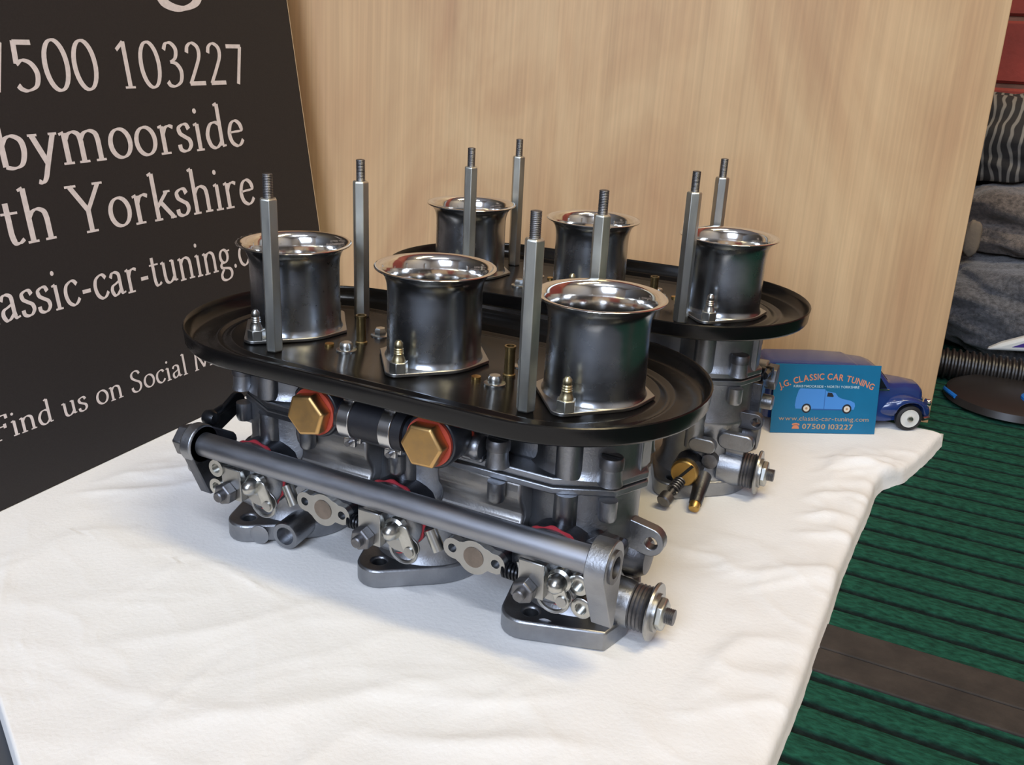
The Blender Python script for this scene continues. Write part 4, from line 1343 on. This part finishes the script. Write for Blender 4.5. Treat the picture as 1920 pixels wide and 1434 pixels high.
B().tube([(0.1310, -0.0215, 0.0105), (0.1365, -0.0190, 0.0105), (0.1385, -0.0100, 0.0105), (0.1390, 0, 0.0105), (0.1385, 0.0100, 0.0105), (0.1365, 0.0190, 0.0105), (0.1310, 0.0215, 0.0105)], 0.0018, 10).obj('bumper', 'chrome', van)
for s in (-1, 1):
    B().tube([(0.1385, s * 0.0100, 0.0080), (0.1395, s * 0.0100, 0.0125), (0.1385, s * 0.0100, 0.0150)], 0.0013, 8).obj('overrider', 'chrome', van)
B().box(0.1320, 0.1352, -0.0085, 0.0085, 0.0125, 0.0240).obj('grille', 'chrome', van, bevel=0.001)

# ------------------------------------------------------------------ things on the floor behind the plywood
def lump(name, c, h, material, seed, amp, folds_=(), nu=72, nv=48, p=2.6, rough=0.0, over=None):
    b = B()
    bm = b.bm
    rings = []
    for j in range(nv + 1):
        ph = -pi / 2 + pi * j / nv
        ring = []
        for i in range(nu):
            th = 2 * pi * i / nu
            d = Vector((cos(ph) * cos(th), cos(ph) * sin(th), sin(ph)))
            q = (abs(d.x) ** p + abs(d.y) ** p + abs(d.z) ** p) ** (-1 / p)
            d = d * q
            nrm = noise.noise(d * 2.2 + Vector((seed, 0, 0))) + 0.55 * noise.noise(d * 5.0 + Vector((seed, 3, 1)))
            for (fx, fz, fs, fa) in folds_:
                nrm += fa * math.exp(-((d.z - fz - fx * d.x + 0.15 * noise.noise((d.x * 3, seed, 0))) / fs) ** 2)
            k = 1 + amp * nrm
            v = Vector((d.x * h[0] * k, d.y * h[1] * k, d.z * h[2] * k))
            if rough:
                v += v.normalized() * rough * noise.noise(v * 260 + Vector((seed, 0, 0)))
            z = max(v.z + c[2], FLOOR_Z + 0.001)
            if over is not None:
                for ox_, oy_ in ((0, 0), (.007, 0), (-.007, 0), (0, .007), (0, -.007)):
                    hit = over.ray_cast(Vector((c[0] + v.x + ox_, c[1] + v.y + oy_, 1.0)), Vector((0, 0, -1)))[0]
                    if hit is not None and z < hit.z + 0.0035:
                        z = hit.z + 0.0035
            ring.append((c[0] + v.x, c[1] + v.y, z))
        rings.append(ring)
    b.loft(rings, caps=True)
    bmesh.ops.remove_doubles(bm, verts=bm.verts[:], dist=1e-5)
    return b.obj(name, material, angle=180)


tw = lump('folded_towel', (0.36, 0.690, 0.040), (0.160, 0.088, 0.057), 'towel2', 3.0, 0.10, [(-0.25, 0.35, 0.10, -0.9), (-0.5, 0.0, 0.12, 0.5)], rough=0.0016, nu=150, nv=96)
tag(tw, 'blue-grey towel lying at the bottom of the heap by the brick wall', 'towel', 'heap of towels')
from mathutils.bvhtree import BVHTree


def tree_of(*obs):
    vs_, fs_ = [], []
    for ob in obs:
        k0 = len(vs_)
        vs_ += [v.co.copy() for v in ob.data.vertices]
        fs_ += [[k0 + k for k in p.vertices] for p in ob.data.polygons]
    return BVHTree.FromPolygons(vs_, fs_)


tw1 = tw
tw = lump('folded_towel', (0.37, 0.745, 0.122), (0.165, 0.092, 0.052), 'towel', 8.0, 0.10, [(-0.3, -0.15, 0.12, -0.9)], rough=0.0018, nu=150, nv=96, over=tree_of(tw1))
tw2 = tw
tag(tw, 'brown-grey fluffy towel in the middle of the heap by the brick wall', 'towel', 'heap of towels')
tw = lump('striped_knitwear', (0.27, 0.775, 0.190), (0.150, 0.080, 0.062), 'stripes', 15.0, 0.16, [(-0.6, 0.2, 0.15, 0.5)], nu=110, nv=70, p=2.2, over=tree_of(tw1, tw2))
tag(tw, 'dark and cream striped knitted garment on top of the grey towels', 'clothing')
tw = lump('fabric_tag', (0.2395, 0.652, 0.1120), (0.008, 0.005, 0.018), 'beige', 21.0, 0.12, nu=28, nv=18)
tag(tw, 'small beige fabric corner poking out between the towels and the plywood', 'fabric')
# striped packet
pk = empty('striped_packet', (0.325, 0.590, 0.008))
tag(pk, 'white packet with purple stripe tucked under the blue-grey towel', 'packet')
B().prism([(-0.052, -0.003), (0.060, 0.012), (0.060, 0.034), (-0.015, 0.019), (-0.040, 0.006)], -0.006, 0.006, (0, 0, 0.012), 'y-').obj('packet_body', 'hub', pk, bevel=0.003)
M['purple'] = mat('purple_print', (0.045, 0.02, 0.19), 0.5)
B().prism([(-0.030, 0.0045), (0.059, 0.0180), (0.059, 0.0255), (-0.020, 0.0105)], 0.0055, 0.0064, (0, 0, 0.012), 'y-').obj('purple_band', 'purple', pk)
# ribbed vacuum hose lying along the floor
b = B()
ringsH = []
NR = 520
for k in range(NR):
    x = 0.02 + 0.75 * k / (NR - 1)
    y = 0.555 + 0.03 * sin((x - 0.2) * 3.0)
    rr = 0.0155 if (k % 4) < 2 else 0.0128
    ringsH.append((x, y, 0.0046, rr))
b.tube([(x, y, z) for x, y, z, r in ringsH], 0.015, 16, radii=[r for *_, r in ringsH])
ho = b.obj('vacuum_hose', 'hose', angle=60)
tag(ho, 'black ribbed vacuum cleaner hose lying across the carpet', 'hose')
# dark floor tool with blue trim
vt = empty('vacuum_floor_tool', (0.300, 0.520, FLOOR_Z))
tag(vt, 'dark vacuum floor tool with blue trim in front of the ribbed hose', 'vacuum tool')
B().lathe([(0.052, 0.0012), (0.056, 0.004), (0.054, 0.010), (0.045, 0.0145), (0.0, 0.0160)], (0, -0.006, 0), 'z', 40).obj('tool_body', 'hose', vt)
B().tube([(-0.0545 * cos(t), -0.006 - 0.0545 * sin(t), 0.0055 + 0.004 * sin(t * 3)) for t in [radians(-40 + 75 * k / 14) for k in range(15)]], 0.0020, 8).obj('blue_trim', 'blueplastic', vt)
B().lathe([(0, 0), (0.016, 0.0), (0.015, 0.004), (0.008, 0.006), (0, 0.0065)], (0.022, -0.022, 0.0130), 'z', 24).obj('blue_pedal', 'blueplastic', vt)
